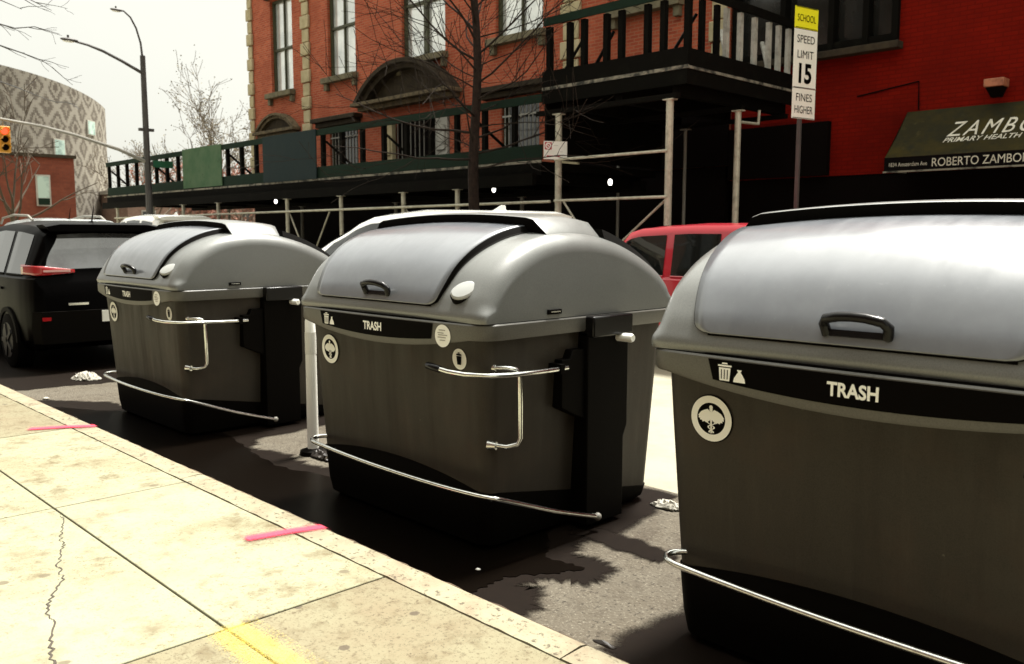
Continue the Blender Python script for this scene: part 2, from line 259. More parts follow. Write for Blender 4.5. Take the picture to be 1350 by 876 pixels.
# ------------------------------------------------------------------ mesh helpers
class MB:
    def __init__(s): s.v = []; s.f = []
    def add(s, vs, fs):
        o = len(s.v); s.v += [Vector(p) for p in vs]; s.f += [tuple(i + o for i in q) for q in fs]; return s
    def box(s, x0, x1, y0, y1, z0, z1):
        return s.add([(x0, y0, z0), (x1, y0, z0), (x1, y1, z0), (x0, y1, z0), (x0, y0, z1), (x1, y0, z1), (x1, y1, z1), (x0, y1, z1)],
                     [(3, 2, 1, 0), (4, 5, 6, 7), (0, 1, 5, 4), (1, 2, 6, 5), (2, 3, 7, 6), (3, 0, 4, 7)])
    def bar(s, a, b, w, h, up=(0, 0, 1)):
        a, b = Vector(a), Vector(b); d = (b - a).normalized(); u = Vector(up)
        if abs(d.dot(u)) > 0.95: u = Vector((0, 1, 0))
        r = d.cross(u).normalized(); u = r.cross(d)
        p = []
        for q in (a, b):
            for i, j in ((-1, -1), (1, -1), (1, 1), (-1, 1)): p.append(q + r * (i * w / 2) + u * (j * h / 2))
        return s.add(p, [(3, 2, 1, 0), (4, 5, 6, 7), (0, 1, 5, 4), (1, 2, 6, 5), (2, 3, 7, 6), (3, 0, 4, 7)])
    def tube(s, pts, r, n=8, cap=True):
        P = [Vector(p) for p in pts]; R = r if isinstance(r, (list, tuple)) else [r] * len(P)
        vs, fs = [], []; ref = None
        for i, p in enumerate(P):
            d = (P[min(i + 1, len(P) - 1)] - P[max(i - 1, 0)]).normalized()
            if ref is None:
                ref = d.orthogonal().normalized()
            else:
                ref = (ref - d * ref.dot(d))
                ref = ref.normalized() if ref.length > 1e-5 else d.orthogonal().normalized()
            b = d.cross(ref)
            for k in range(n):
                t = 2 * math.pi * k / n; vs.append(p + (ref * math.cos(t) + b * math.sin(t)) * R[i])
        for i in range(len(P) - 1):
            for k in range(n): fs.append((i * n + k, i * n + (k + 1) % n, (i + 1) * n + (k + 1) % n, (i + 1) * n + k))
        if cap: fs += [tuple(reversed(range(n))), tuple(range((len(P) - 1) * n, len(P) * n))]
        return s.add(vs, fs)
    def grid(s, fn, nu, nv):
        vs = [fn(i / nu, j / nv) for j in range(nv + 1) for i in range(nu + 1)]
        return s.add(vs, [(j * (nu + 1) + i, j * (nu + 1) + i + 1, (j + 1) * (nu + 1) + i + 1, (j + 1) * (nu + 1) + i) for j in range(nv) for i in range(nu)])
    def loft(s, rings, closed=True, cap=True):
        n = len(rings[0]); vs = [p for r in rings for p in r]; fs = []
        for i in range(len(rings) - 1):
            for k in range(n if closed else n - 1):
                fs.append((i * n + k, i * n + (k + 1) % n, (i + 1) * n + (k + 1) % n, (i + 1) * n + k))
        if cap: fs += [tuple(reversed(range(n))), tuple(range((len(rings) - 1) * n, len(rings) * n))]
        return s.add(vs, fs)
    def prism(s, poly, fn, t0, t1):
        """2D polygon extruded: fn(a, b, t) -> point"""
        n = len(poly); vs = [fn(a, b, t0) for a, b in poly] + [fn(a, b, t1) for a, b in poly]
        return s.add(vs, [tuple(reversed(range(n))), tuple(range(n, 2 * n))] + [(k, (k + 1) % n, n + (k + 1) % n, n + k) for k in range(n)])
    def blob(s, c, rx, ry, rz, nu=12, nv=8, jit=0.0):
        c = Vector(c); vs, fs = [], []
        for j in range(nv + 1):
            ph = math.pi * j / nv
            for i in range(nu):
                t = 2 * math.pi * i / nu; k = 1 + random.uniform(-jit, jit)
                vs.append(c + Vector((rx * math.cos(t) * math.sin(ph) * k, ry * math.sin(t) * math.sin(ph) * k, rz * math.cos(ph) * k)))
        for j in range(nv):
            for i in range(nu): fs.append((j * nu + i, j * nu + (i + 1) % nu, (j + 1) * nu + (i + 1) % nu, (j + 1) * nu + i))
        return s.add(vs, fs)
    def build(s, name, material, parent=None, org=None, sharp=35, bevel=0, world=False, weld=True):
        off = Vector(org) if org else Vector((0, 0, 0))
        if parent is not None and world:
            p = parent
            while p is not None: off = off + p.location; p = p.parent
        me = bpy.data.meshes.new(name); me.from_pydata([tuple(p - off) for p in s.v], [], s.f)
        bm = bmesh.new(); bm.from_mesh(me)
        if weld: bmesh.ops.remove_doubles(bm, verts=bm.verts, dist=1e-5)
        bmesh.ops.recalc_face_normals(bm, faces=bm.faces)
        big = [f for f in bm.faces if len(f.verts) > 4]
        if big: bmesh.ops.triangulate(bm, faces=big)
        bm.to_mesh(me); bm.free()
        if sharp is not None:
            me.shade_smooth(); me.set_sharp_from_angle(angle=rad(sharp))
        me.materials.append(material)
        o = bpy.data.objects.new(name, me); COL.objects.link(o)
        if parent is not None: o.parent = parent
        elif org: o.location = org
        if bevel:
            b = o.modifiers.new('bevel', 'BEVEL'); b.width = bevel; b.segments = 2; b.limit_method = 'ANGLE'; b.angle_limit = rad(40)
        return o

def tag(o, label, cat, group=None, kind=None):
    o['label'] = label; o['category'] = cat
    if group: o['group'] = group
    if kind: o['kind'] = kind
    return o
def thing(name, label, cat, loc=(0, 0, 0), rz=0, group=None):
    o = bpy.data.objects.new(name, None); COL.objects.link(o); o.location = loc; o.rotation_euler = (0, 0, rz)
    o.empty_display_size = 0.2
    return tag(o, label, cat, group)
def struct(o): o['kind'] = 'structure'; return o
def copy_tree(o, parent=None):
    c = o.copy(); COL.objects.link(c)
    if parent is not None: c.parent = parent
    for ch in list(o.children): copy_tree(ch, c)
    return c
def text_poly(txt, size, mapfn, bold=0.0, shear=0.0, sx=1.0, spacing=1.0):
    """built-in lettering as a flat mesh, mapped by mapfn(a, b); a = 0 is the centre, b = 0 the baseline"""
    cu = bpy.data.curves.new('t', 'FONT'); cu.body = txt; cu.size = size; cu.align_x = 'CENTER'; cu.offset = bold; cu.shear = shear
    cu.resolution_u = 4; cu.space_character = spacing
    o = bpy.data.objects.new('t', cu); COL.objects.link(o)
    bpy.context.view_layer.update()
    me = bpy.data.meshes.new_from_object(o.evaluated_get(bpy.context.evaluated_depsgraph_get()))
    mb = MB(); mb.add([mapfn(v.co.x * sx, v.co.y) for v in me.vertices], [tuple(p.vertices) for p in me.polygons])
    bpy.data.objects.remove(o); bpy.data.curves.remove(cu); bpy.data.meshes.remove(me)
    return mb
def circle(r, n=32, cx=0, cy=0, sx=1.0): return [(cx + sx * r * math.cos(2 * math.pi * k / n), cy + r * math.sin(2 * math.pi * k / n)) for k in range(n)]
def flat(mb, poly, fn): mb.add([fn(a, b) for a, b in poly], [tuple(range(len(poly)))])
def ring(mb, r0, r1, fn, n=36, cx=0, cy=0):
    a, b = circle(r0, n, cx, cy), circle(r1, n, cx, cy)
    mb.add([fn(*p) for p in a] + [fn(*p) for p in b], [(k, (k + 1) % n, n + (k + 1) % n, n + k) for k in range(n)])
def lerp(a, b, t): return a + (b - a) * t
def sstep(t): t = max(0, min(1, t)); return t * t * (3 - 2 * t)

#==SETTING==
# ------------------------------------------------------------------ ground
def sheet(x0, x1, y0, y1, z): return MB().add([(x0, y0, z), (x1, y0, z), (x1, y1, z), (x0, y1, z)], [(0, 1, 2, 3)])
struct(sheet(-1500, 1500, -1500, 1500, -0.02).build('ground', M['asphalt'], sharp=None))
struct(sheet(-200, 60, 2.28, 4.4, 0.0).build('parking_lane', M['asphalt'], sharp=None))
struct(sheet(-200, 60, 4.4, 10.45, 0.0).build('road', M['lane'], sharp=None))
# near sidewalk: slabs with real joints over a dirt bed
struct(MB().box(-120, 40, -6, 2.09, 0.0, 0.146).build('sidewalk_bed', M['joint'], sharp=None))
xs = [-120, -60, -30, -16.5, -14.57, -12.64, -10.71, -8.78, -6.85, -4.87, -2.90, -0.97, 0.96, 2.89, 4.82, 12, 40]
ys = [-6, -4.4, -2.47, -0.55, 1.372, 2.085]
pave = MB(); worn = MB()
for i in range(len(xs) - 1):
    for j in range(len(ys) - 1):
        g = 0.006
        b = worn if (j == 4 and xs[i] in (-8.78, -2.90)) or (j == 3 and xs[i] in (-2.90,)) else pave
        dz = random.uniform(-0.002, 0.002)
        b.box(xs[i] + g, xs[i + 1] - g, ys[j] + g * (0.9 if j != 4 else 1.2), ys[j + 1] - g * 0.7, 0.05, 0.16 + dz)
struct(pave.build('sidewalk', M['concrete'], sharp=30, bevel=0.004))
struct(worn.build('worn_sidewalk', M['concrete_old'], sharp=30, bevel=0.004))
kb = MB()
kx = [-120, -60, -30, -19, -14.2, -11.1, -8.0, -4.95, -1.90, 1.1, 4.1, 12, 40]
for i in range(len(kx) - 1):
    n = 40 if -12 < kx[i] < 2 else 2
    a, b = kx[i] + 0.004, kx[i + 1] - 0.004
    prof = [(2.092, 0.0), (2.092, 0.158), (2.20, 0.163), (2.228, 0.158), (2.228, 0.0)]
    rings = []
    for k in range(n + 1):
        x = lerp(a, b, k / n); rings.append([(x, y + 0, z + (random.uniform(-.003, .003) if 1 <= q < 3 else 0)) for q, (y, z) in enumerate(prof)])
    kb.loft(rings, closed=True, cap=True)
struct(kb.build('kerb', M['kerb'], sharp=50))
kn_ = MB()
for i in range(len(kx) - 1):
    n = 60 if -12 < kx[i] < 2 else 2
    a, b = kx[i] + 0.004, kx[i + 1] - 0.004
    kn_.loft([[(lerp(a, b, k / n), y + (random.uniform(-.004, .004) if 1 < q < 5 else 0), z + (random.uniform(-.003, .003) if 0 < q < 5 else 0)) for q, (y, z) in enumerate([(2.229, 0), (2.229, .1565), (2.246, .149), (2.258, .134), (2.266, .10), (2.274, 0)])] for k in range(n + 1)])
struct(kn_.build('kerb_nosing', M['kerb_face'], sharp=50))
# far pavement
struct(MB().box(-200, 60, 10.62, 16, 0.0, 0.15).build('far_sidewalk', M['concrete_old'], sharp=None))
struct(MB().box(-200, 60, 10.45, 10.615, 0.0, 0.152).build('far_kerb', M['kerb'], sharp=None))

# crack in the slab
cpts = [(-4.70, 1.362), (-4.62, 1.345), (-4.50, 1.30), (-4.38, 1.255), (-4.27, 1.235), (-4.16, 1.20), (-4.0, 1.13), (-3.83, 1.10), (-3.67, 1.01), (-3.53, .95), (-3.34, .92), (-3.22, .87), (-3.06, .83), (-2.9, .78)]
cr = MB(); L, R_ = [], []
fine = []
for i in range(len(cpts) - 1):
    for k in range(7):
        t = k / 7; fine.append((lerp(cpts[i][0], cpts[i + 1][0], t), lerp(cpts[i][1], cpts[i + 1][1], t) + random.uniform(-.011, .011)))
for i, (x, y) in enumerate(fine):
    w = random.uniform(.0016, .0042) * (0.4 + 0.9 * i / len(fine)); L.append((x, y - w, .1635)); R_.append((x + .004, y + w, .1635))
n = len(L); cr.add(L + R_, [(k, k + 1, n + k + 1, n + k) for k in range(n - 1)])
o = cr.build('sidewalk_crack', M['joint'], sharp=None); struct(o)

def spray(name, pts, wid, z, material, strength=1.0):
    """a sprayed stroke: fine sheet whose cover falls off to its edges"""
    P = [Vector((x, y, z)) for x, y in pts]; mb = MB(); cov = []
    N, Mw = 46, 12; vs = []
    tot = [0]
    for i in range(len(P) - 1): tot.append(tot[-1] + (P[i + 1] - P[i]).length)
    for k in range(N + 1):
        t = tot[-1] * k / N; i = max(j for j in range(len(P) - 1) if tot[j] <= t + 1e-9)
        p = P[i].lerp(P[i + 1], (t - tot[i]) / (tot[i + 1] - tot[i])); d = (P[i + 1] - P[i]).normalized(); nrm = Vector((-d.y, d.x, 0))
        for j in range(Mw + 1):
            s = (j / Mw - .5) * 2
            q = p + nrm * (s * wid / 2)
            if q.y > 2.235: q.z -= (q.y - 2.235) * 1.0
            vs.append(q)
            e = min(1, k / 3, (N - k) / 3)
            cov.append(max(0, 1.25 * (1 - s * s) ** 3.0 * e - .14) * strength)
    mb.add(vs, [(k * (Mw + 1) + j, k * (Mw + 1) + j + 1, (k + 1) * (Mw + 1) + j + 1, (k + 1) * (Mw + 1) + j) for k in range(N) for j in range(Mw)])
    o = mb.build(name, material, sharp=None, weld=False)
    at = o.data.attributes.new('cover', 'FLOAT', 'POINT')
    for i, c in enumerate(cov): at.data[i].value = c
    o['kind'] = 'structure'
    return o
spray('painted_mark', [(-3.72, 1.855), (-3.665, 2.08), (-3.60, 2.25)], .15, .168, M['red_spray'])
spray('painted_mark', [(-7.0, 1.82), (-6.87, 2.08), (-6.75, 2.245)], .17, .168, M['red_spray'])
spray('painted_mark', [(-2.93, 1.395), (-2.7, 1.40), (-2.2, 1.395)], .20, .1655, M['yellow_spray'], .40)
spray('painted_mark', [(-2.91, 1.335), (-2.7, 1.325), (-2.3, 1.33)], .12, .1655, M['yellow_spray'], .34)

# wet gutter: damp and painted ground shade, and the standing water on it
def wob(pts, amp, sub, z, seed):
    rnd = random.Random(seed); out = []
    n = len(pts)
    for i in range(n):
        a, b = Vector(pts[i]), Vector(pts[(i + 1) % n]); d = (b - a); nn = Vector((-d.y, d.x)).normalized() if d.length > 0 else Vector((0, 0))
        for k in range(sub):
            q = a + d * (k / sub) + nn * rnd.uniform(-amp, amp) * (1 if k else .3); out.append((q.x, q.y, z))
    mb = MB(); mb.add(out, [tuple(range(len(out)))]); return mb
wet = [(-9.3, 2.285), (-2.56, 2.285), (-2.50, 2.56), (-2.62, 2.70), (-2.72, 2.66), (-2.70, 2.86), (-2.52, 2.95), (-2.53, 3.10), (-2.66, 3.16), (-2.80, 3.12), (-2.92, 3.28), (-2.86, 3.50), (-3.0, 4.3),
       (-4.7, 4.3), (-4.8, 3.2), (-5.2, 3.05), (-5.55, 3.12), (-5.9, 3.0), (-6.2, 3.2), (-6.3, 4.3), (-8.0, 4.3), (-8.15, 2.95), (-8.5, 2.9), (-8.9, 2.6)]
M['damp_shade'] = spray_mat('damp stain and painted shade', (0.006, 0.0035, 0.002))
M['damp_shade'].node_tree.nodes['Principled BSDF'].inputs['Specular IOR Level'].default_value = .06
def soft_patch(name, pts, amp, sub, z, seed, fade, material):
    core = wob(pts, amp, sub, z, seed); ring0 = core.v; n = len(ring0)
    area = sum(ring0[i].x * ring0[(i + 1) % n].y - ring0[(i + 1) % n].x * ring0[i].y for i in range(n)); sg = 1 if area > 0 else -1
    out = []
    for i in range(n):
        d = (ring0[(i + 9) % n] - ring0[i - 9]); nn = Vector((d.y, -d.x, 0)).normalized() * sg; out.append(ring0[i] + nn * fade)
    mb = MB(); mb.add(ring0, [tuple(range(n))]); mb.add([p.copy() for p in ring0] + out, [(i, (i + 1) % n, n + (i + 1) % n, n + i) for i in range(n)])
    o = mb.build(name, material, sharp=None, weld=False)
    at = o.data.attributes.new('cover', 'FLOAT', 'POINT')
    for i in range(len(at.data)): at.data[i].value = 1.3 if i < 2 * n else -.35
    return struct(o)
soft_patch('damp_and_shade', wet, .03, 12, .004, 3, .10, M['damp_shade'])  # gutter damp, run under two bins to paint their ground shade too
soft_patch('damp_and_shade', [(-2.45, 3.38), (-2.75, 3.40), (-3.0, 3.40), (-3.0, 3.52), (-2.7, 3.53), (-2.4, 3.47)], .02, 8, .005, 4, .06, M['damp_shade'])
soft_patch('damp_and_shade', [(-9.85, 2.55), (-10.3, 2.42), (-16, 2.42), (-16, 4.7), (-9.9, 4.6), (-9.6, 3.9), (-9.75, 3.2)], .04, 10, .0045, 8, .12, M['damp_shade'])  # paints the black car's ground shadow along with damp
soft_patch('damp_and_shade', [(-2.0, 2.5), (-1.6, 2.45), (-.6, 2.5), (-.6, 4.2), (-1.9, 4.2), (-1.95, 3.2)], .03, 10, .005, 6, .12, M['damp_shade'])  # dark patch painting the shade below the near bin
wat = [(-8.9, 2.285), (-2.95, 2.285), (-2.78, 2.50), (-2.82, 2.70), (-2.66, 2.92), (-2.62, 3.05), (-2.85, 3.02), (-3.02, 3.22), (-3.3, 3.5), (-4.5, 3.5), (-4.75, 3.05), (-5.3, 2.93), (-5.75, 2.98), (-6.3, 3.1), (-7.6, 3.1), (-8.1, 2.78)]
struct(wob(wat, .018, 9, .008, 5).build('gutter_water', M['puddle'], sharp=None))

# ------------------------------------------------------------------ brick building across the street
F = 14.5
def facade(name, x0, x1, z0, z1, y, yb, holes, material, parent, rev=0.22):
    X = sorted({x0, x1, *[h[0] for h in holes], *[h[1] for h in holes]}); Z = sorted({z0, z1, *[h[2] for h in holes], *[h[3] for h in holes]})
    mb = MB()
    for i in range(len(X) - 1):
        for j in range(len(Z) - 1):
            cx, cz = (X[i] + X[i + 1]) / 2, (Z[j] + Z[j + 1]) / 2
            if any(h[0] < cx < h[1] and h[2] < cz < h[3] for h in holes): continue
            mb.add([(X[i], y, Z[j]), (X[i + 1], y, Z[j]), (X[i + 1], y, Z[j + 1]), (X[i], y, Z[j + 1])], [(0, 1, 2, 3)])
    for a, b, c, d in holes:
        q = y + rev
        mb.add([(a, y, c), (b, y, c), (b, y, d), (a, y, d), (a, q, c), (b, q, c), (b, q, d), (a, q, d)], [(0, 1, 5, 4), (1, 2, 6, 5), (2, 3, 7, 6), (3, 0, 4, 7), (4, 5, 6, 7)])
    mb.add([(x0, y, z0), (x1, y, z0), (x1, y, z1), (x0, y, z1), (x0, yb, z0), (x1, yb, z0), (x1, yb, z1), (x0, yb, z1)], [(1, 5, 6, 2), (4, 0, 3, 7), (3, 2, 6, 7), (5, 4, 7, 6)])
    return mb.build(name, material, parent, world=True, sharp=None)
bb = thing('brick_building', 'tall red brick building with cream quoins, stone pediments and green sash windows', 'building', (-18, F, 0))
wins = [(-25.95, -24.62, 6.1, 9.0), (-22.62, -21.2, 6.18, 9.2), (-19.05, -17.25, 6.18, 9.2), (-15.4, -13.85, 6.18, 9.2), (-11.75, -10.2, 6.18, 9.2)]
lows = [(-26.2, -24.8, 3.2, 4.75), (-22.62, -21.15, 3.2, 4.75), (-20.0, -17.1, 0.4, 4.78), (-15.2, -13.95, 3.0, 4.72), (-11.9, -10.3, 3.0, 4.7)]
ups = [(a, b, 10.6, 13.2) for a, b, *_ in wins]
facade('wall', -27.4, -9.05, 2.9, 15.0, F, F + 9, wins + [h if h[2] > 2.9 else (h[0], h[1], 2.9, h[3]) for h in lows] + ups, M['brick'], bb)
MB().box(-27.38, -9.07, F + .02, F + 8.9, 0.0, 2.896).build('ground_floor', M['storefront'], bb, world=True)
def sash(a, b, c, d, double=False, mat_p=None, parent=bb, cols=2, y=F):
    fr = MB(); w = .075; yy0, yy1 = y + .09, y + .17
    e = .003
    fr.box(a + e, a + w, yy0, yy1, c + e, d - e); fr.box(b - w, b - e, yy0, yy1, c + e, d - e); fr.box(a + w, b - w, yy0, yy1, c + e, c + w); fr.box(a + w, b - w, yy0, yy1, d - w, d - e)
    mid = c + (d - c) * .47
    fr.box(a + w, b - w, yy0 + .012, yy1, mid - .035, mid + .035)
    xs_ = [a + (b - a) * k / cols for k in range(1, cols)]
    for x in xs_:
        t = .075 if double else .022
        fr.box(x - t, x + t, yy0 + (.004 if double else .02), yy1 - .006, c + w, d - w)
    f = fr.build('window_frame', M['frame_green'], parent, world=True, sharp=30)
    pb = MB().box(a + w, b - w, y + .175, y + .20, c + w, d - w).build('pane', mat_p or M['pane'], f, world=True, sharp=None)
    # pane is a child of the frame (whose own origin is the building's)
    return f
for i, (a, b, c, d) in enumerate(wins + ups):
    sash(a, b, c, d, double=(i in (2, 7)))
for (a, b, c, d) in wins + ups[:0]:
    MB().box(a - .16, b + .12, F - .20, F + .05, c - .16, c - .002).build('window_sill', M['sill'], bb, world=True, bevel=.01)
    for ka, kb_ in ((a - .10, a + .06), (b - .06, b + .08)):
        MB().box(ka, kb_, F - .12, F - .001, c - .36, c - .162).build('sill_bracket', M['sill'], bb, world=True, bevel=.01)
for (a, b, c, d) in wins:
    h = MB(); h.box(a - .22, b + .22, F - .28, F - .002, d + .22, d + .34); h.box(a - .14, b + .14, F - .16, F - .002, d + .03, d + .218)
    h.build('window_hood', M['brownstone'], bb, world=True, bevel=.012)
# quoins
for qx, w in ((-27.25, .34), (-23.8, .46), (-12.98, .56), (-9.26, .40)):
    q = MB(); z = 4.4 if qx == -9.26 else 3.0; k = 0
    while z < 14.8:
        ww = w if k % 2 == 0 else w * .78
        q.box(qx - ww / 2, qx + ww / 2, F - (.09 if k % 2 == 0 else .06), F - .001, z + .012, z + .385); z += .40; k += 1
    q.build('quoin_column', M['quoin'], bb, world=True, bevel=.02)
# lower windows: dark panes with grilles
for (a, b, c, d) in (lows[0], lows[1], lows[3], lows[4]):
    fr = MB(); w = .07; e = .003
    fr.box(a + e, a + w, F + .07, F + .14, c + e, d - e); fr.box(b - w, b - e, F + .07, F + .14, c + e, d - e); fr.box(a + w, b - w, F + .07, F + .14, d - w, d - e); fr.box(a + w, b - w, F + .07, F + .14, c + e, c + w)
    f = fr.build('window_frame', M['frame_green'], bb, world=True, sharp=30)
    MB().box(a + w, b - w, F + .15, F + .18, c + w, d - w).build('pane', M['pane_dark'], f, world=True, sharp=None)
    g = MB(); nb = 9
    for k in range(nb): x = lerp(a + .1, b - .1, k / (nb - 1)); g.tube([(x, F + .03, c + .02), (x, F + .03, d - .02)], .013, 6)
    for z in (lerp(c, d, .22), lerp(c, d, .8)): g.box(a + .004, b - .004, F + .018, F + .03, z - .02, z + .02)
    g.build('window_grille', M['pale_timber'] if a == -15.2 else M['mast'], bb, world=True)
# small pediment, flat hoods and the big segmental pediment
def pediment(x0, x1, z0, rise, proj, parent, m1, m2, thick=.2):
    cx, hw = (x0 + x1) / 2, (x1 - x0) / 2; Rr = (hw * hw + rise * rise) / (2 * rise); zc = z0 + rise - Rr; th = math.asin(hw / Rr)
    n = 22; o_, i_ = [], []
    for k in range(n + 1):
        t = -th + 2 * th * k / n; o_.append((cx + Rr * math.sin(t), zc + Rr * math.cos(t))); i_.append((cx + (Rr - thick) * math.sin(t) * .97, max(z0 + .0, zc + (Rr - thick) * math.cos(t))))
    arch = MB()
    for dep, oo, ii in ((proj, 1.0, .55), (proj * .7, .55, 0.0)):
        rings = []
        for (ox, oz), (ix, iz) in zip(o_, i_):
            A = (lerp(ix, ox, oo), lerp(iz, oz, oo)); B = (lerp(ix, ox, ii), lerp(iz, oz, ii))
            rings.append([(A[0], F - .002, A[1]), (A[0], F - dep, A[1]), (B[0], F - dep, B[1]), (B[0], F - .002, B[1])])
        arch.loft(rings)
    a = arch.build('pediment_arch', m1, parent, world=True, sharp=40)
    MB().prism(i_, lambda u, v, t: (u, t, v), F - .06, F - .001).build('tympanum', M['brownstone'], a, world=True)
    base = MB(); base.box(x0 - .06, x1 + .06, F - proj - .05, F - .002, z0 - .10, z0 - .003); base.box(x0 + .04, x1 - .04, F - proj * .7, F - .002, z0 - .22, z0 - .102)
    base.build('pediment_cornice', m2, parent, world=True, bevel=.012)
pediment(-26.75, -24.3, 4.93, .52, .25, bb, M['pedstone'], M['pedstone'], .16)
pediment(-20.75, -16.65, 5.22, .95, .45, bb, M['brownstone'], M['pedstone'], .24)
for x0, x1, z in ((-23.2, -20.9, 4.84), (-15.85, -13.4, 4.88), (-12.3, -9.9, 4.88)):
    h = MB(); h.box(x0, x1, F - .32, F - .002, z + .06, z + .18); h.box(x0 + .1, x1 - .1, F - .2, F - .002, z - .08, z + .058)
    h.build('window_hood', M['brownstone'], bb, world=True, bevel=.012)
# doorway: carved side panels and dark doors
for x0 in (-19.95, -17.62):
    p = MB(); p.box(x0, x0 + .47, F - .05, F + .1, 2.9, 4.62); p.box(x0 + .06, x0 + .41, F - .09, F - .051, 3.1, 3.6); p.box(x0 + .06, x0 + .41, F - .09, F - .051, 3.75, 4.3)
    p.build('door_pilaster', M['quoin'] if x0 < -18 else M['pale_timber'], bb, world=True, bevel=.015)
d_ = MB(); d_.box(-19.4, -18.55, F + .12, F + .2, 2.92, 4.7); d_.box(-18.53, -17.7, F + .12, F + .2, 2.92, 4.7)
dd = d_.build('entrance_door', M['storefront'], bb, world=True, bevel=.01)
g = MB()
for k in range(9): x = -19.35 + k * .19; g.tube([(x, F + .06, 2.95), (x, F + .06, 4.7)], .014, 6)
g.build('door_grille', M['mast'], dd, world=True)
MB().box(-13.45, -9.001, F - .03, F - .003, 2.9, 4.02).build('shade_board', M['storefront'], bb, world=True)  # dark sheet over the brick, painted shade under the corner shed
# parapet cornice (out of frame, closes the roof)
MB().box(-27.6, -8.9, F - .5, F - .1, 14.6, 15.1).build('roof_cornice', M['brownstone'], bb, world=True)

# ------------------------------------------------------------------ red painted building
rb = thing('painted_building', 'low red painted brick building with a dark bay window and an olive awning', 'building', (-2, F, 0))
RX0, RX1 = -9.03, 9.0
facade('wall', RX0, RX1, 2.62, 12.0, F + .12, F + 9, [(-9.0, -5.98, 4.72, 8.2), (-3.2, -1.6, 5.2, 7.4), (0.5, 2.1, 5.2, 7.4)], M['redpaint'], rb)
MB().box(RX0 + .02, RX1, F + .14, F + 8.9, 0.0, 2.616).build('storefront', M['storefront'], rb, world=True)
MB().box(-9.0, -7.06, F - .02, F + .118, 2.63, 3.55).build('storefront_panel', M['storefront'], rb, world=True)
bay = MB(); 
for x in (-8.96, -8.0, -7.1, -6.5, -6.02): bay.box(x - .05, x + .05, F + .02, F + .2, 4.74, 8.18)
for z in (4.80, 6.3, 8.1): bay.box(-8.9, -6.08, F + .04, F + .19, z - .06, z + .06)
by = bay.build('bay_window', M['shed_dark'], rb, world=True)
MB().box(-8.99, -5.99, F + .23, F + .26, 4.73, 8.19).build('pane', M['pane_dark'], by, world=True, sharp=None)
MB().box(-9.02, -5.9, F - .10, F + .118, 4.60, 4.715).build('window_sill', M['brownstone'], rb, world=True, bevel=.01)
for a in (-3.2, .5): sash(a, a + 1.6, 5.2, 7.4, parent=rb, mat_p=M['pane_dark'], y=F + .12)
cb = MB(); cb.tube([(-6.62, F + .105, 3.92), (-5.62, F + .105, 4.05), (-5.60, F + .105, 3.6)], .012, 6); cb.build('wall_cable', M['storefront'], rb, world=True)

# wall lamp
wl_ = thing('wall_lamp', 'small rust coloured flood lamp on the red wall above the awning', 'lamp', (-4.43, F + .1, 3.83))
MB().box(-4.57, -4.29, F - .18, F + .08, 3.80, 3.92).build('lamp_housing', mat('rust orange paint', (0.42, 0.16, 0.08), .6, noise=(9, 5, (.2, .06, .03), .45, .7)), wl_, world=True, bevel=.012)
sh = MB(); sh.add([(-4.55, F - .15, 3.797), (-4.31, F - .15, 3.797), (-4.31, F + .06, 3.797), (-4.55, F + .06, 3.797), (-4.5, F - .05, 3.66), (-4.36, F - .05, 3.66), (-4.36, F + .05, 3.66), (-4.5, F + .05, 3.66)],
       [(0, 1, 5, 4), (1, 2, 6, 5), (2, 3, 7, 6), (3, 0, 4, 7), (4, 5, 6, 7), (0, 3, 2, 1)])
sh.build('lamp_shade', M['storefront'], wl_, world=True); MB().box(-4.46, -4.40, F + .0, F + .117, 3.70, 3.78).build('lamp_bracket', M['storefront'], wl_, world=True)

# awning
aw = thing('shop_awning', 'faded olive canvas awning with white lettering on the red building', 'awning', (-3, F, 2.5))
AX0, AX1, AY = -5.77, 2.6, 13.8
tp = (F + .1, 3.58); ft = (AY, 2.80)
def awn(u, v): return (lerp(AX0, AX1, u), lerp(ft[0], tp[0], v), lerp(ft[1], tp[1], v) - .035 * math.sin(math.pi * v))
cn = MB().grid(awn, 30, 8)
for k, vv in enumerate((0,)):
    for X in (AX0, AX1): cn.add([(X, ft[0], ft[1]), (X, tp[0], ft[1] - .0), (X, tp[0], tp[1])], [(0, 1, 2)])
cv = cn.build('canopy', M['awning'], aw, world=True, sharp=40)
va = MB(); va.box(AX0, AX1, AY - .012, AY, 2.585, 2.798); va.build('valance', M['awning_dark'], aw, world=True)
MB().box(AX0 - .01, AX1 + .01, AY - .024, AY - .013, 2.565, 2.59).build('hem_bar', M['shed_edge'], aw, world=True)
for X in (AX0 + .02, -3, AX1 - .02): MB().tube([(X, AY + .01, 2.60), (X, F + .1, 2.61)], .015, 6).build('awning_arm', M['mast'], aw, world=True)
def awn_map(cx, v0, k):
    dy, dz = tp[0] - ft[0], tp[1] - ft[1]; Ls = math.hypot(dy, dz)
    def f(a, b):
        v = v0 + b / Ls; return (cx + a, lerp(ft[0], tp[0], v) - .012 * dz / Ls, lerp(ft[1], tp[1], v) - .035 * math.sin(math.pi * v) + .012 * dy / Ls + k)
    return f
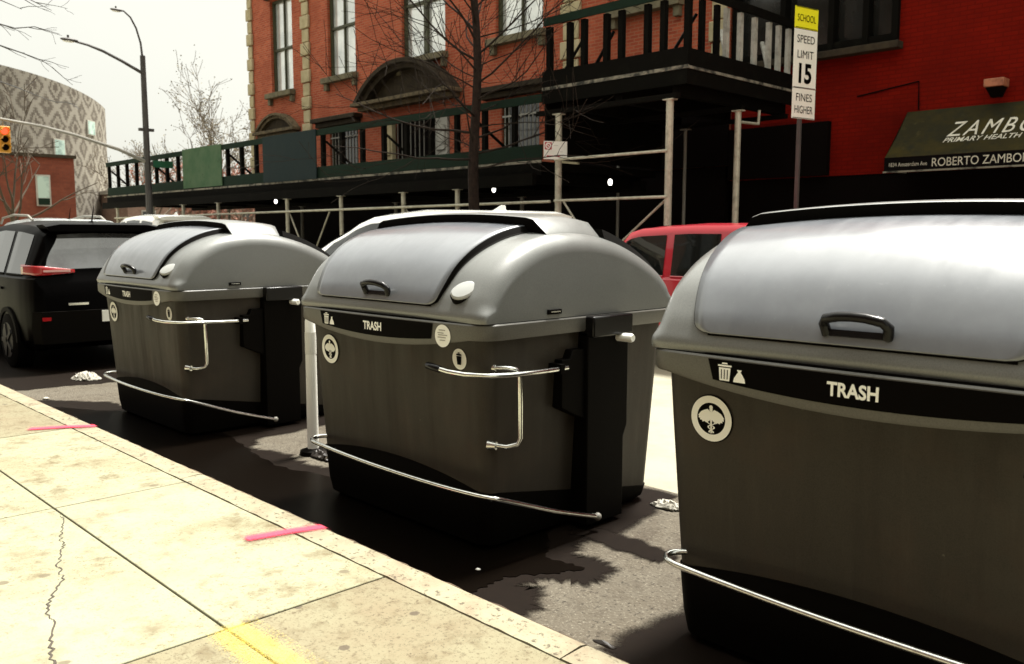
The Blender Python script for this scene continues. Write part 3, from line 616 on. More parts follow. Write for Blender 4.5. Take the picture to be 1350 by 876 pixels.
#==AWNTEXT==
def fit_text(txt, a0, a1, cap, mapfn, bold=0.0, shear=0.0, spacing=1.0):
    """lettering scaled to run from a0 to a1 with the given capital height"""
    mb = text_poly(txt, 1.0, lambda a, b: (a, b, 0), bold=bold, shear=shear, spacing=spacing)
    x0, x1 = min(p.x for p in mb.v), max(p.x for p in mb.v); y0 = min(p.y for p in mb.v) if not any(c in 'gjpqyQ,' for c in txt) else 0; y1 = max(p.y for p in mb.v)
    y0 = max(y0, -.02)
    mb.v = [Vector(mapfn(lerp(a0, a1, (p.x - x0) / (x1 - x0)), (p.y - y0) / (y1 - y0) * cap)) for p in mb.v]
    return mb
def on_canopy(v0):
    dy, dz = tp[0] - ft[0], tp[1] - ft[1]; Ls = math.hypot(dy, dz)
    def f(a, b):
        v = v0 + b / Ls
        return (a, lerp(ft[0], tp[0], v) - .012 * dz / Ls, lerp(ft[1], tp[1], v) - .035 * math.sin(math.pi * v) + .012 * dy / Ls)
    return f
fit_text("ZAMBO", -4.985, -3.78, .335, on_canopy(.405), bold=.0, shear=.2, spacing=1.25).build('lettering', M['letter'], aw, world=True, sharp=None)
fit_text("PRIMARY HEALTH", -4.995, -3.93, .115, on_canopy(.275), bold=.008, shear=.22).build('lettering', M['letter'], aw, world=True, sharp=None)
fit_text("ROBERTO ZAMBON", -5.05, -3.73, .125, lambda a, b: (a, AY - .017, 2.63 + b), bold=.0).build('lettering', M['letter'], aw, world=True, sharp=None)
fit_text("1834 Amsterdam Ave", -5.69, -5.12, .06, lambda a, b: (a, AY - .017, 2.655 + b), bold=.0).build('lettering', M['letter'], aw, world=True, sharp=None)

rh = thing('unseen_brownstone_house', 'unseen dark brownstone row house added behind the camera to shade the bin fronts', 'building', (-4, -6.2, 0))  # out of view, added to darken the bin fronts
rw = [(x, x + 1.2, z, z + 2.1) for x in (-27, -23.5, -20, -16.5, -13, -9.5, -6, -2.5, 1, 4.5, 8, 11.5, 15) for z in (1.4, 5.0, 8.6)]
mbk = MB(); mbk.box(-30, 18, -16, -6.2, 0, 11.5); mbk.build('wall', mat('dark brownstone', (0.09, 0.05, 0.035), .9, noise=(1.5, 6, (.06, .035, .025), .4, .7)), rh, world=True)
for a, b, c, d in rw:
    wf = MB().box(a - .1, b + .1, -6.2, -6.08, c - .1, d + .1).build('window', M['brownstone'], rh, world=True); MB().box(a, b, -6.1, -6.06, c, d).build('pane', M['pane_dark'], wf, world=True)
MB().box(-30.2, 18.2, -6.198, -5.7, 11.1, 11.7).build('cornice', M['brownstone'], rh, world=True)
#==SHED==
SY = 10.9
def shed_post(x, y, z1, par, foot=True, m='pipe', r=.045):
    p = MB(); p.tube([(x, y, .15), (x, y, z1)], r, 10)
    if foot: p.box(x - .11, x + .11, y - .11, y + .11, .152, .172)
    p.box(x - .09, x + .09, y - .06, y + .06, z1, z1 + .018)
    p.build('post', M[m], par, world=True)
ls = thing('sidewalk_shed', 'long low sidewalk shed with green parapet boards along the brick building', 'scaffold', (-20, SY, .15))
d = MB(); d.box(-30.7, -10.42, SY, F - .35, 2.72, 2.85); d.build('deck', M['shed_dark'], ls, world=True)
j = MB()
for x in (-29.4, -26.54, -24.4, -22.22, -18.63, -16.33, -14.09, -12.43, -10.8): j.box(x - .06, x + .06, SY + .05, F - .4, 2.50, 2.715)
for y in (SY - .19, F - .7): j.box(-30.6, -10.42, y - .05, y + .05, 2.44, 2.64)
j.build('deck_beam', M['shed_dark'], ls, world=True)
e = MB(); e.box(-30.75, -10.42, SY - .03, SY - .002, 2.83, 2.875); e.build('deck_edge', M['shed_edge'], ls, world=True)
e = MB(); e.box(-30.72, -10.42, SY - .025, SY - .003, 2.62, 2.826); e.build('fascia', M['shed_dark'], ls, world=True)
MB().box(-30.7, -10.42, SY + .0, SY + .025, 2.88, 3.14).build('toe_board', M['shed_green'], ls, world=True, bevel=.004)
MB().box(-30.7, -10.42, SY - .02, SY + .02, 3.84, 3.98).build('top_rail', M['shed_green'], ls, world=True, bevel=.004)
x = -30.66; k = 0
while x < -10.5:
    if not (-24.6 < x < -22.3 or -19.9 < x < -17.6):
        MB().box(x - .045, x + .045, SY + .03, SY + .12, 2.87, 3.86 if k % 2 else 3.95).build('stud', M['shed_dark'], ls, world=True)
    x += .78; k += 1
for x in (-30.5, -26.9, -22.0, -17.3, -15.05, -12.2):
    MB().bar((x, SY + .09, 3.70), (x + .62, SY + .75, 2.88), .07, .05).build('brace', M['shed_dark'], ls, world=True)
MB().box(-24.63, -22.23, SY - .05, SY - .022, 2.90, 4.0).build('hoarding_panel', M['shed_panel_green'], ls, world=True, bevel=.004)['label'] = 'faded light green plywood hoarding panel'
MB().box(-19.98, -17.53, SY - .05, SY - .022, 2.87, 3.99).build('hoarding_panel', M['shed_panel_blue'], ls, world=True, bevel=.004)['label'] = 'dark slate plywood hoarding panel'
for x in (-29.4, -26.54, -24.4, -22.22, -18.63, -16.33, -14.09, -12.43): shed_post(x, 10.72, 2.43, ls)
for x in (-28, -23.3, -18.6, -13.9): shed_post(x, 13.9, 2.43, ls, m='mast')
rl = MB(); rl.tube([(-29.5, 10.66, 2.12), (-10.0, 10.66, 2.15)], .024, 8); rl.build('rail_pipe', M['pipe'], ls, world=True)
rl = MB(); rl.tube([(-29.5, 10.66, 1.15), (-10.0, 10.66, 1.15)], .024, 8); rl.build('rail_pipe', M['pipe'], ls, world=True)
for a, b in ((-29.4, -26.54), (-22.22, -24.4), (-18.63, -17.6), (-16.9, -18.0), (-14.09, -12.43)):
    q = MB(); q.tube([(a, 10.78, 2.1), (b, 10.78, .6)], .018, 6); q.build('diagonal_pipe', M['pipe'], ls, world=True)

hs_ = thing('corner_shed', 'tall black sidewalk shed wrapping the building corner on white posts', 'scaffold', (-9, SY, .15))
CX = -7.5
d = MB(); d.box(-10.38, CX, SY, F - .3, 3.94, 4.04); d.build('deck', M['shed_dark'], hs_, world=True)
d = MB()
for x in (-9.87, -8.8, -7.72): d.box(x - .07, x + .07, SY + .05, F - .4, 3.66, 3.935)
for y in (10.73, 12.5, 13.9): d.box(-10.35, CX - .02, y - .05, y + .05, 3.58, 3.655)
d.build('deck_beam', M['shed_dark'], hs_, world=True)
e = MB(); e.box(-10.4, CX + .03, SY - .032, SY - .002, 4.02, 4.07); e.box(CX + .002, CX + .032, SY, F - .3, 4.02, 4.06)
e.build('deck_edge', M['shed_edge'], hs_, world=True)
e = MB(); e.box(-10.4, CX + .025, SY - .026, SY - .003, 4.075, 4.33); e.box(CX + .003, CX + .025, SY, F - .3, 4.065, 4.31); e.box(-10.4, CX + .02, SY - .022, SY - .003, 3.80, 4.015); e.box(CX + .003, CX + .02, SY, F - .3, 3.80, 4.015)
e.build('fascia', M['shed_dark'], hs_, world=True)
e = MB(); e.box(-10.36, -10.3, SY + .03, F - .3, 3.94, 4.3); e.box(-10.36, -10.32, SY, F - .3, 2.88, 3.93); e.build('end_board', M['shed_dark'], hs_, world=True)
e = MB(); e.box(-10.38, CX + .02, SY - .02, SY + .02, 5.08, 5.21); e.build('top_rail', M['shed_green'], hs_, world=True)
e = MB(); e.box(CX - .02, CX + .02, SY + .03, F - .3, 5.08, 5.21); e.build('top_rail', M['shed_dark'], hs_, world=True)
for x in (-10.32, -9.86, -9.55, -9.08, -8.78, -8.28, -7.98, -7.55): MB().box(x - .045, x + .045, SY + .03, SY + .12, 4.05, 5.07).build('stud', M['shed_dark'], hs_, world=True)
for y in (11.35, 11.75): MB().box(CX - .10, CX - .03, y - .045, y + .045, 4.05, 5.07).build('stud', M['shed_dark'], hs_, world=True)
for y in (12.02, 12.42, 12.85, 13.3, 13.62, 13.95): MB().box(CX - .10, CX - .03, y - .04, y + .04, 4.05, 5.07).build('stud', M['pale_timber'], hs_, world=True)  # pale colour paints the light on these studs' sides
for x, s in ((-10.2, .45), (-9.5, .35), (-8.25, -.5), (-8.0, .5)): MB().bar((x, SY + .1, 4.1), (x + s * .6, SY + .5, 4.9), .06, .045).build('brace', M['shed_dark'], hs_, world=True)
for y in (12.2, 13.5): MB().bar((CX - .1, y, 4.1), (CX - .5, y + .35, 4.9), .06, .045).build('brace', M['pale_timber'], hs_, world=True)
shed_post(-9.87, 10.72, 3.56, hs_, r=.055); shed_post(-7.66, 10.72, 3.56, hs_, r=.055)
for y, z1 in ((12.33, 3.54),): shed_post(CX, y, z1, hs_, r=.05)
shed_post(-11.2, 13.95, 3.56, hs_, m='mast', r=.03); shed_post(-9.6, 13.95, 3.56, hs_, m='mast', r=.03)
for z in (2.83, 2.16): q = MB(); q.tube([(-9.9, 10.66, z), (-7.64, 10.66, z)], .022, 8); q.build('rail_pipe', M['pipe'], hs_, world=True)
q = MB(); q.tube([(-7.72, 10.78, 2.14), (-8.95, 10.78, 1.2)], .018, 6); q.build('diagonal_pipe', M['pipe'], hs_, world=True)
q = MB(); q.tube([(-9.8, 10.78, 2.14), (-9.0, 10.78, 1.2)], .018, 6); q.build('diagonal_pipe', M['pipe'], hs_, world=True)
q = MB(); q.tube([(CX, 12.36, 3.38), (CX, 12.95, 3.40), (CX, 12.97, 3.62)], .022, 8); q.build('bracket_pipe', M['pipe'], hs_, world=True)
for i, (x, y, z, zt, lab) in enumerate(((-12.8, 12, 2.50, 2.71, 'lit bare work lamp under the low shed beside the street tree'), (-9.81, 12, 2.52, 3.93, 'lit bare work lamp hanging on a cord in the tall corner shed'), (-20.2, 11.3, 2.44, 2.71, 'lit bare work lamp under the low shed, the one farthest left'))):
    t = thing('work_lamp', lab, 'lamp', (x, y, zt), group='work lamps under the sidewalk sheds')
    q = MB(); q.tube([(x, y, zt), (x, y, z + .1)], .006, 5); q.build('cord', M['storefront'], t, world=True)
    q = MB(); q.tube([(x, y, z + .11), (x, y, z + .05)], .025, 8); q.build('socket', M['storefront'], t, world=True)
    MB().blob((x, y, z), .038, .038, .06, 10, 8).build('bulb', M['bulb'], t, world=True)

#==STREET==
def branch(mb, p, d, L, r, depth, rnd, up=.15, wig=.22, kids=(2, 4), thin=.55, leaf=None, n=None, rmin=.004, spread=.9):
    pts, rs = [p], [r]; k = max(3, int(L / .22)) if n is None else n; k = min(k, 7); q = p.copy(); dd = d.copy()
    for i in range(k):
        dd = (dd + Vector((rnd.uniform(-wig, wig), rnd.uniform(-wig, wig), rnd.uniform(-wig, wig) + up * .3))).normalized()
        q = q + dd * (L / k); pts.append(q.copy()); rs.append(max(rmin, r * (1 - .75 * (i + 1) / k)))
    mb.tube(pts, rs, 5 if r > .02 else 4, cap=False)
    if leaf is not None and depth <= 1:
        for q in pts[1:]:
            for _ in range(leaf[1]): leaf[0].append(q + Vector((rnd.gauss(0, .18), rnd.gauss(0, .18), rnd.gauss(0, .18))))
    if depth <= 0: return
    for c in range(rnd.randint(*kids)):
        t = rnd.uniform(.3, .95); i = min(k - 1, int(t * k)); bp = pts[i].lerp(pts[i + 1], t * k - i)
        ax = (pts[i + 1] - pts[i]).normalized(); per = ax.orthogonal().normalized(); per.rotate(Matrix.Rotation(rnd.uniform(0, 6.28), 3, ax))
        nd = (ax + per * rnd.uniform(spread * .6, spread * 1.3) + Vector((0, 0, up))).normalized()
        branch(mb, bp, nd, L * rnd.uniform(.4, .68), max(rmin, rs[i] * thin), depth - 1, rnd, up, wig, kids, thin, leaf, None, rmin, spread)

rnd = random.Random(11)
tr = thing('street_tree', 'slender bare street tree with dark twigs in front of the brick building', 'tree', (-11.46, 10.3, .15))
tk = MB(); tp_ = []
for k in range(15):
    z = .15 + k * .62; tp_.append((-11.46 + .035 * math.sin(k * 1.1), 10.3 + .03 * math.cos(k * .9), z))
tk.tube(tp_, [.14 if k == 0 else max(.02, max(.02, .118 - .0066 * k)) for k in range(15)], 10); tk.build('trunk', M['bark'], tr, world=True)
cr_ = MB()
for k in range(54):
    z = 2.75 + 5.2 * (k / 54) ** 1.05; i = min(13, int((z - .15) / .62)); t = (z - .15) / .62 - i
    p = Vector(tp_[i]).lerp(Vector(tp_[i + 1]), t)
    a = k * 2.4 + rnd.uniform(-.5, .5); el = lerp(-.02, .75, min(1, (z - 2.75) / 3.5)) + rnd.uniform(-.1, .25)
    dvec = Vector((math.cos(a) * math.cos(el), math.sin(a) * math.cos(el), math.sin(el)))
    branch(cr_, p, dvec, rnd.uniform(1.5, 2.9) * (1 - .35 * (z - 2.75) / 5.2), rnd.uniform(.014, .026), 2, rnd, up=.14, wig=.16, kids=(3, 5), thin=.52, rmin=.0042)
cr_.build('crown', M['twig'], tr, world=True, sharp=80, weld=False)

# speed limit sign on its post
sg = thing('speed_limit_sign', 'tall narrow speed limit 15 sign with yellow top on a dark post', 'sign', (-5.43, 10.45, .15))
MB().box(-5.50, -5.452, 10.43, 10.478, .15, 4.40).build('post', M['lamp_metal'], sg, world=True, bevel=.006)
ang = rad(12); cx_, cy_ = -5.43, 10.45; sw = .43
def on_sign(off):   # a along the face (reads left to right from +X), b = height
    dx, dy = math.sin(ang), math.cos(ang)
    return lambda a, b: (cx_ + dx * a + dy * off, cy_ + dy * a - dx * off, b)
def panel(mb, a0, a1, b0, b1, o0, o1):
    f0, f1 = on_sign(o0), on_sign(o1)
    q = [f0(a0, b0), f0(a1, b0), f0(a1, b1), f0(a0, b1), f1(a0, b0), f1(a1, b0), f1(a1, b1), f1(a0, b1)]
    mb.add(q, [(3, 2, 1, 0), (4, 5, 6, 7), (0, 1, 5, 4), (1, 2, 6, 5), (2, 3, 7, 6), (3, 0, 4, 7)])
q = MB(); panel(q, -sw / 2, sw / 2, 3.44, 4.15, 0, .006); q.build('speed_panel', M['sign_white'], sg, world=True)
q = MB(); panel(q, -sw / 2, sw / 2, 4.16, 4.42, 0, .006); q.build('school_panel', M['sign_yellow'], sg, world=True)
q = MB(); panel(q, -sw / 2, sw / 2, 3.06, 3.43, 0, .006); q.build('fines_panel', M['sign_white'], sg, world=True)
f9 = on_sign(.009)
def sgn(txt, a0, a1, b, cap, bold=.0): fit_text(txt, a0, a1, cap, lambda a, z: f9(a, b + z), bold=bold).build('sign_lettering', M['decal_black'], sg, world=True, sharp=None)
sgn("SCHOOL", -.17, .17, 4.245, .085, .0); sgn("SPEED", -.165, .165, 3.985, .095); sgn("LIMIT", -.15, .15, 3.80, .095); sgn("15", -.115, .125, 3.50, .24, .035)
sgn("FINES", -.15, .15, 3.275, .095); sgn("HIGHER", -.17, .17, 3.125, .095)
q = MB()
for b in (4.165, 4.41, 3.44, 3.065): panel(q, -sw / 2 + .015, sw / 2 - .015, b, b + .007, .0075, .0085)
q.build('border_line', M['decal_black'], sg, world=True)

# parking sign clamped to the tall post
ps = thing('parking_sign', 'small white no standing sign with red symbol and arrow on the scaffold post', 'sign', (-9.83, 10.6, 2.97))
pa = rad(60)
def on_ps(off): return lambda a, b: (-9.83 + math.cos(pa) * a + math.sin(pa) * off, 10.60 + math.sin(pa) * a - math.cos(pa) * off, b)
P0, P1, P2 = on_ps(0), on_ps(.006), on_ps(.009)
rr = [(-.2, 2.83), (.2, 2.83), (.2, 3.12), (-.2, 3.12)]
q = MB(); q.add([P0(*p) for p in rr] + [P1(*p) for p in rr], [(3, 2, 1, 0), (4, 5, 6, 7), (0, 1, 5, 4), (1, 2, 6, 5), (2, 3, 7, 6), (3, 0, 4, 7)]); q.build('sign_plate', M['sign_white'], ps, world=True)
q = MB(); flat(q, [(-.185, 2.985), (-.065, 2.985), (-.065, 3.105), (-.185, 3.105)], P2); q.build('symbol_ground', M['sign_red'], ps, world=True, sharp=None)
P3 = on_ps(.012); q = MB(); ring(q, .032, .05, P3, 20, -.125, 3.045); flat(q, [(-.15, 3.06), (-.14, 3.07), (-.10, 3.03), (-.11, 3.02)], P3); q.build('symbol', M['sign_white'], ps, world=True, sharp=None)
q = MB(); flat(q, [(-.13, 2.872), (.05, 2.872), (.05, 2.89), (-.13, 2.89)], P2); flat(q, [(-.16, 2.881), (-.13, 2.862), (-.13, 2.90)], P2); flat(q, [(.08, 2.881), (.05, 2.90), (.05, 2.862)], P2); q.build('arrow', M['sign_red'], ps, world=True, sharp=None)
q = MB(); flat(q, [(-.03, 3.05), (.04, 3.05), (.04, 3.056), (-.03, 3.056)], P2); flat(q, [(.08, 2.95), (.12, 2.95), (.12, 2.956), (.08, 2.956)], P2); q.build('fine_print', M['grey_decal'], ps, world=True, sharp=None)
q = MB(); q.tube([P0(.02, 2.97), (-9.85, 10.69, 2.97)], .012, 6); q.build('clamp', M['mast'], ps, world=True)

# lamp post with two arms and a signal mast
lp = thing('street_lamp', 'dark tall street lamp with two curved arms and a long signal mast arm', 'lamp', (-26, 10.4, .15))
q = MB(); q.tube([(-26, 10.4, .15), (-26, 10.4, .5), (-26, 10.4, 6.75)], [.14, .11, .075], 10); q.build('pole', M['lamp_metal'], lp, world=True)
q = MB(); q.tube([(-26, 10.38, 6.25), (-26, 9.8, 6.52), (-26, 9.3, 6.72), (-26, 8.9, 6.83), (-26, 8.55, 6.88)], [.05, .045, .04, .035, .03], 8); q.build('arm', M['lamp_metal'], lp, world=True)
q = MB(); q.tube([(-26, 10.4, 6.6), (-26, 10.36, 7.1), (-26, 10.25, 7.5), (-26, 10.1, 7.78), (-26, 9.92, 7.92), (-26, 9.8, 7.93)], [.035, .03, .028, .026, .024, .022], 8); q.build('arm', M['lamp_metal'], lp, world=True)
def lamp_head(y, z, s):
    h = MB(); h.blob((-26, y, z), .10 * s, .24 * s, .05 * s, 12, 8); h.tube([(-26, y - .03 * s, z + .04 * s), (-26, y - .03 * s, z + .12 * s)], .03 * s, 8)
    o = h.build('lamp_head', M['lamp_metal'], lp, world=True); MB().blob((-26, y - .02, z - .045 * s), .07 * s, .16 * s, .03 * s, 10, 6).build('lens', M['white_pl'], o, world=True)
lamp_head(8.42, 6.90, 1.0); lamp_head(9.73, 7.92, .8)
q = MB(); q.tube([(-26, 10.35, 3.72), (-26, 9.6, 4.02), (-26, 8.45, 4.33), (-26, 7.6, 4.5), (-26, 6.5, 4.62), (-26, 5.2, 4.70)], [.055, .05, .045, .04, .035, .03], 8); q.build('mast_arm', M['mast'], lp, world=True)
q = MB(); q.box(-26.06, -25.94, 10.2, 10.62, 4.60, 4.68); q.tube([(-25.92, 10.4, 3.3), (-25.92, 10.4, 4.4)], .03, 6); q.build('crossbar', M['lamp_metal'], lp, world=True)
tl = thing('traffic_light', 'yellow traffic light with a lit red lamp hung from the mast arm', 'traffic light', (-26, 6.66, 4.05))
q = MB(); q.box(-26.14, -25.90, 6.53, 6.80, 3.74, 4.42); q.build('housing', M['signal_yellow'], tl, world=True, bevel=.02)
for z, m in ((4.29, 'red_light'), (4.08, 'storefront'), (3.87, 'storefront')):
    l_ = MB(); l_.tube([(-25.90, 6.66, z), (-25.885, 6.66, z)], .085, 14); l_.build('signal_lens', M[m], tl, world=True)
    v_ = MB(); 
    rings = []
    for k in range(9):
        t = math.pi * k / 8; rings.append([(-25.90, 6.66 + .10 * math.cos(t), z + .10 * math.sin(t)), (-25.72, 6.66 + .10 * math.cos(t), z + .10 * math.sin(t)), (-25.72, 6.66 + .09 * math.cos(t), z + .09 * math.sin(t)), (-25.90, 6.66 + .09 * math.cos(t), z + .09 * math.sin(t))])
    v_.loft(rings); v_.build('visor', M['signal_yellow'], tl, world=True)
q = MB(); q.tube([(-26.02, 6.66, 4.42), (-26.0, 6.66, 4.6)], .025, 6); q.build('hanger', M['mast'], tl, world=True)
ss = thing('street_name_sign', 'small green street name blade on the lamp post behind the shed studs', 'sign', (-25.9, 10.8, 3.66))
MB().box(-25.92, -25.89, 10.52, 11.12, 3.56, 3.76).build('sign_blade', M['sign_green'], ss, world=True, bevel=.004); MB().box(-25.93, -25.88, 10.44, 10.52, 3.60, 3.72).build('bracket', M['lamp_metal'], ss, world=True)

# white flexible post between the bins, litter
wp = thing('delineator_post', 'white plastic delineator post standing between the far and middle bins', 'bollard', (-5.46, 3.3, 0))
q = MB(); q.tube([(0, 0, .03), (0, 0, .70), (0, 0, .98), (0, 0, 1.0)], [.042, .04, .038, .03], 14); q.build('tube', M['white_pl'], wp)
q = MB(); q.tube([(0, 0, 0.0), (0, 0, .03), (0, 0, .045)], [.10, .095, .05], 16); q.build('base', M['black'], wp)
q = MB(); q.tube([(0, 0, .74), (0, 0, .90)], .0415, 14, cap=False); q.build('reflective_band', M['sign_white'], wp)
def litter(name, label, cat, c, sx, sy, h, material, seed, group=None, n=14):
    r = random.Random(seed); mb = MB()
    hm = {}
    def f(u, v):
        a = (u - .5) * 2; b = (v - .5) * 2; k = 1 - .25 * (abs(a * b)) + r.uniform(-.13, .13)
        return (a * sx * k + .2 * sx * b, b * sy * k, max(.004, h * (1 - max(abs(a), abs(b)) ** 2) * r.uniform(.35, 1.0)))
    mb.grid(f, n, n)
    o = mb.build(name, material, org=None, sharp=20); o.location = c
    s = o.modifiers.new('thick', 'SOLIDIFY'); s.thickness = .003; s.offset = 1
    return tag(o, label, cat, group)
litter('paper_litter', 'crumpled white paper on the road at the back corner of the middle bin', 'litter', (-2.90, 4.12, .004), .10, .055, .05, M['paper'], 3)
litter('paper_litter', 'crumpled grey white paper under the back bumper of the black car', 'litter', (-10.05, 3.24, .004), .17, .13, .10, M['paper'], 5)
litter('paper_scrap', 'tiny pale paper scrap in the gutter in front of the black car', 'litter', (-9.11, 2.56, .004), .035, .03, .02, M['paper'], 8, n=4)
litter('paper_scrap', 'tiny white speck lying in the gutter water before the middle bin', 'litter', (-2.95, 2.66, .010), .012, .010, .01, M['white'], 9, n=3)
litter('leaf_litter', 'clump of dark wet rubbish at the foot of the white post', 'litter', (-5.28, 3.30, .006), .15, .08, .07, M['dark_litter'], 12)
litter('leaf_litter', 'small dark curl of rubbish caught on the kerb joint near the front', 'litter', (-1.86, 2.28, .15), .05, .012, .02, M['dark_litter'], 13, n=5)

#==FAR==
# curved patterned block
pt = thing('patterned_building', 'grey curved apartment block with a woven diamond pattern far down the street', 'building', (-82, 18, 0))
mp = bpy.data.materials.new('woven diamond cladding'); mp.use_nodes = True
n_, l_ = mp.node_tree.nodes, mp.node_tree.links; b_ = n_['Principled BSDF']; b_.inputs['Roughness'].default_value = .9
uv = n_.new('ShaderNodeUVMap'); sx_ = n_.new('ShaderNodeSeparateXYZ'); l_.new(uv.outputs[0], sx_.inputs[0])
def mth(op, a, b=None, c=None):
    k = n_.new('ShaderNodeMath'); k.operation = op
    for i, v in enumerate((a, b, c)):
        if v is None: continue
        if isinstance(v, (int, float)): k.inputs[i].default_value = v
        else: l_.new(v, k.inputs[i])
    return k.outputs[0]
def snap(o, s): return mth('MULTIPLY', mth('FLOOR', mth('DIVIDE', o, s)), s)
ux, vy = snap(sx_.outputs['X'], .16), snap(sx_.outputs['Y'], .2)
tri = lambda o, p: mth('ABSOLUTE', mth('SUBTRACT', mth('MULTIPLY', mth('FRACT', mth('DIVIDE', o, p)), 2.0), 1.0))
dd_ = mth('ADD', tri(ux, 2.1), tri(vy, 2.9))
nz = n_.new('ShaderNodeTexNoise'); nz.inputs['Scale'].default_value = 1.6; nz.inputs['Detail'].default_value = 6; l_.new(uv.outputs[0], nz.inputs['Vector'])
d2 = mth('ADD', dd_, mth('MULTIPLY', mth('SUBTRACT', nz.outputs['Fac'], .5), .75))
rp = n_.new('ShaderNodeValToRGB'); l_.new(mth('DIVIDE', d2, 2.0), rp.inputs[0]); rp.color_ramp.interpolation = 'LINEAR'
els = [(0.0, (.075, .06, .045)), (.12, (.09, .072, .054)), (.16, (.20, .18, .145)), (.26, (.22, .20, .16)), (.30, (.085, .07, .054)), (.40, (.10, .084, .064)), (.45, (.22, .20, .165)), (.62, (.24, .22, .18)), (.70, (.11, .092, .07)), (.82, (.085, .07, .053)), (.9, (.2, .18, .145)), (1, (.16, .14, .11))]
while len(rp.color_ramp.elements) > 1: rp.color_ramp.elements.remove(rp.color_ramp.elements[0])
rp.color_ramp.elements[0].position = 0; rp.color_ramp.elements[0].color = (*els[0][1], 1)
for p_, c_ in els[1:]:
    e_ = rp.color_ramp.elements.new(p_); e_.color = (*c_, 1)
l_.new(rp.outputs[0], b_.inputs['Base Color'])
def far_pt(px, X):   # plan position on the arc
    return None
arc = []
N = 40
cxr, cyr, Rr = -92.0, 13.6, 18.6      # plan circle, convex towards the viewer
a0, a1 = rad(-62), rad(57)
def ptop(t): return 14.6 - 1.15 * (2 * t - .72) ** 2 * (1.0 if t > .36 else .5)
vs, fs, uvs = [], [], []
rows = 24
for j_ in range(rows + 1):
    for i in range(N + 1):
        t = i / N; a = lerp(a0, a1, t); z = ptop(t) * j_ / rows
        vs.append((cxr + Rr * math.cos(a), cyr + Rr * math.sin(a), z)); uvs.append((Rr * (a - a0), z))
me = MB(); me.add(vs, [(j_ * (N + 1) + i, j_ * (N + 1) + i + 1, (j_ + 1) * (N + 1) + i + 1, (j_ + 1) * (N + 1) + i) for j_ in range(rows) for i in range(N)])
wall_o = me.build('wall', mp, pt, world=True, sharp=60, weld=False)
ul = wall_o.data.uv_layers.new(name='UVMap')
for lp_ in wall_o.data.loops: ul.data[lp_.index].uv = uvs[lp_.vertex_index]
q = MB()
rim_ = [(cxr + (Rr - .02) * math.cos(lerp(a0, a1, i / N)), cyr + (Rr - .02) * math.sin(lerp(a0, a1, i / N)), ptop(i / N)) for i in range(N + 1)]
bk = [(cxr - 4 + 9 * math.cos(lerp(a0, a1, i / N)), cyr + (Rr - .02) * math.sin(lerp(a0, a1, i / N)), ptop(i / N)) for i in range(N + 1)]
q.loft([[r_, b__, (b__[0], b__[1], 0), (r_[0] - .05, r_[1], 0)] for r_, b__ in zip(rim_, bk)])
q.build('body', M['far_stone'], pt, world=True, sharp=40)
def far_win(t, z, w, h, lab=None):
    a = lerp(a0, a1, t); c = Vector((cxr + (Rr + .04) * math.cos(a), cyr + (Rr + .04) * math.sin(a), z)); u = Vector((-math.sin(a), math.cos(a), 0)); nn = Vector((math.cos(a), math.sin(a), 0))
    f = MB(); f.add([c + u * i * w / 2 + Vector((0, 0, k * h / 2)) + nn * o for o in (-.1, .05) for i, k in ((-1, -1), (1, -1), (1, 1), (-1, 1))], [(3, 2, 1, 0), (4, 5, 6, 7), (0, 1, 5, 4), (1, 2, 6, 5), (2, 3, 7, 6), (3, 0, 4, 7)])
    fo = f.build('window', M['far_stone'], pt, world=True)
    g = MB(); w -= .16; h -= .16; g.add([c + u * i * w / 2 + Vector((0, 0, k * h / 2)) + nn * o for o in (.04, .07) for i, k in ((-1, -1), (1, -1), (1, 1), (-1, 1))], [(3, 2, 1, 0), (4, 5, 6, 7), (0, 1, 5, 4), (1, 2, 6, 5), (2, 3, 7, 6), (3, 0, 4, 7)])
    g.build('pane', M['pale_glass'], fo, world=True)
far_win(.905, 10.6, 1.35, 1.25); far_win(.79, 8.5, 1.2, 1.4)
for t, z in ((.2, 11), (.35, 6), (.5, 10), (.08, 7)): far_win(t, z, 1.2, 1.3)

lb = thing('low_brick_house', 'low brown brick house with one pale window behind the parked cars', 'building', (-62, 12, 0))
facade_b = MB(); facade_b.box(-70, -60, 4.0, 19.3, 0, 6.4); facade_b.build('wall', M['house_low'], lb, world=True)
MB().box(-70.1, -59.85, 3.9, 19.42, 6.403, 6.6).build('roof', M['brownstone'], lb, world=True)
for y in (17.4, 12.4, 7.4):
    f = MB().box(-60.05, -59.9, y - .42, y + .42, 3.35, 5.3).build('window', M['far_stone'], lb, world=True); 
    MB().box(-59.95, -59.88, y - .33, y + .33, 3.85, 5.2).build('pane', M['pale_glass'], f, world=True); MB().box(-59.95, -59.88, y - .33, y + .33, 3.43, 3.83).build('lower_pane', M['shed_green'], f, world=True)
fh = thing('row_house', 'pale brick row house seen beneath the green shed behind bare trees', 'building', (-75, 40, 0))
MB().box(-84, -74, 27.8, 55, 0, 5.0).build('wall', M['far_brick'], fh, world=True)
MB().box(-84.2, -73.8, 27.6, 55.2, 5.003, 5.3).build('roof', M['far_stone'], fh, world=True)
for k in range(8):
    y = 29.5 + k * 3.0; f = MB().box(-74.03, -73.93, y - .6, y + .6, 1.6, 3.6).build('window', M['far_stone'], fh, world=True); MB().box(-73.97, -73.90, y - .5, y + .5, 1.7, 3.5).build('pane', M['pane_dark'], f, world=True)
fc = thing('far_fence', 'dark iron railing beyond the shed at the far corner', 'fence', (-40, 16, 0))
q = MB(); q.tube([(-40, 11.5, 1.75), (-40, 26, 1.75)], .03, 5); q.tube([(-40, 11.5, .5), (-40, 26, .5)], .03, 5)
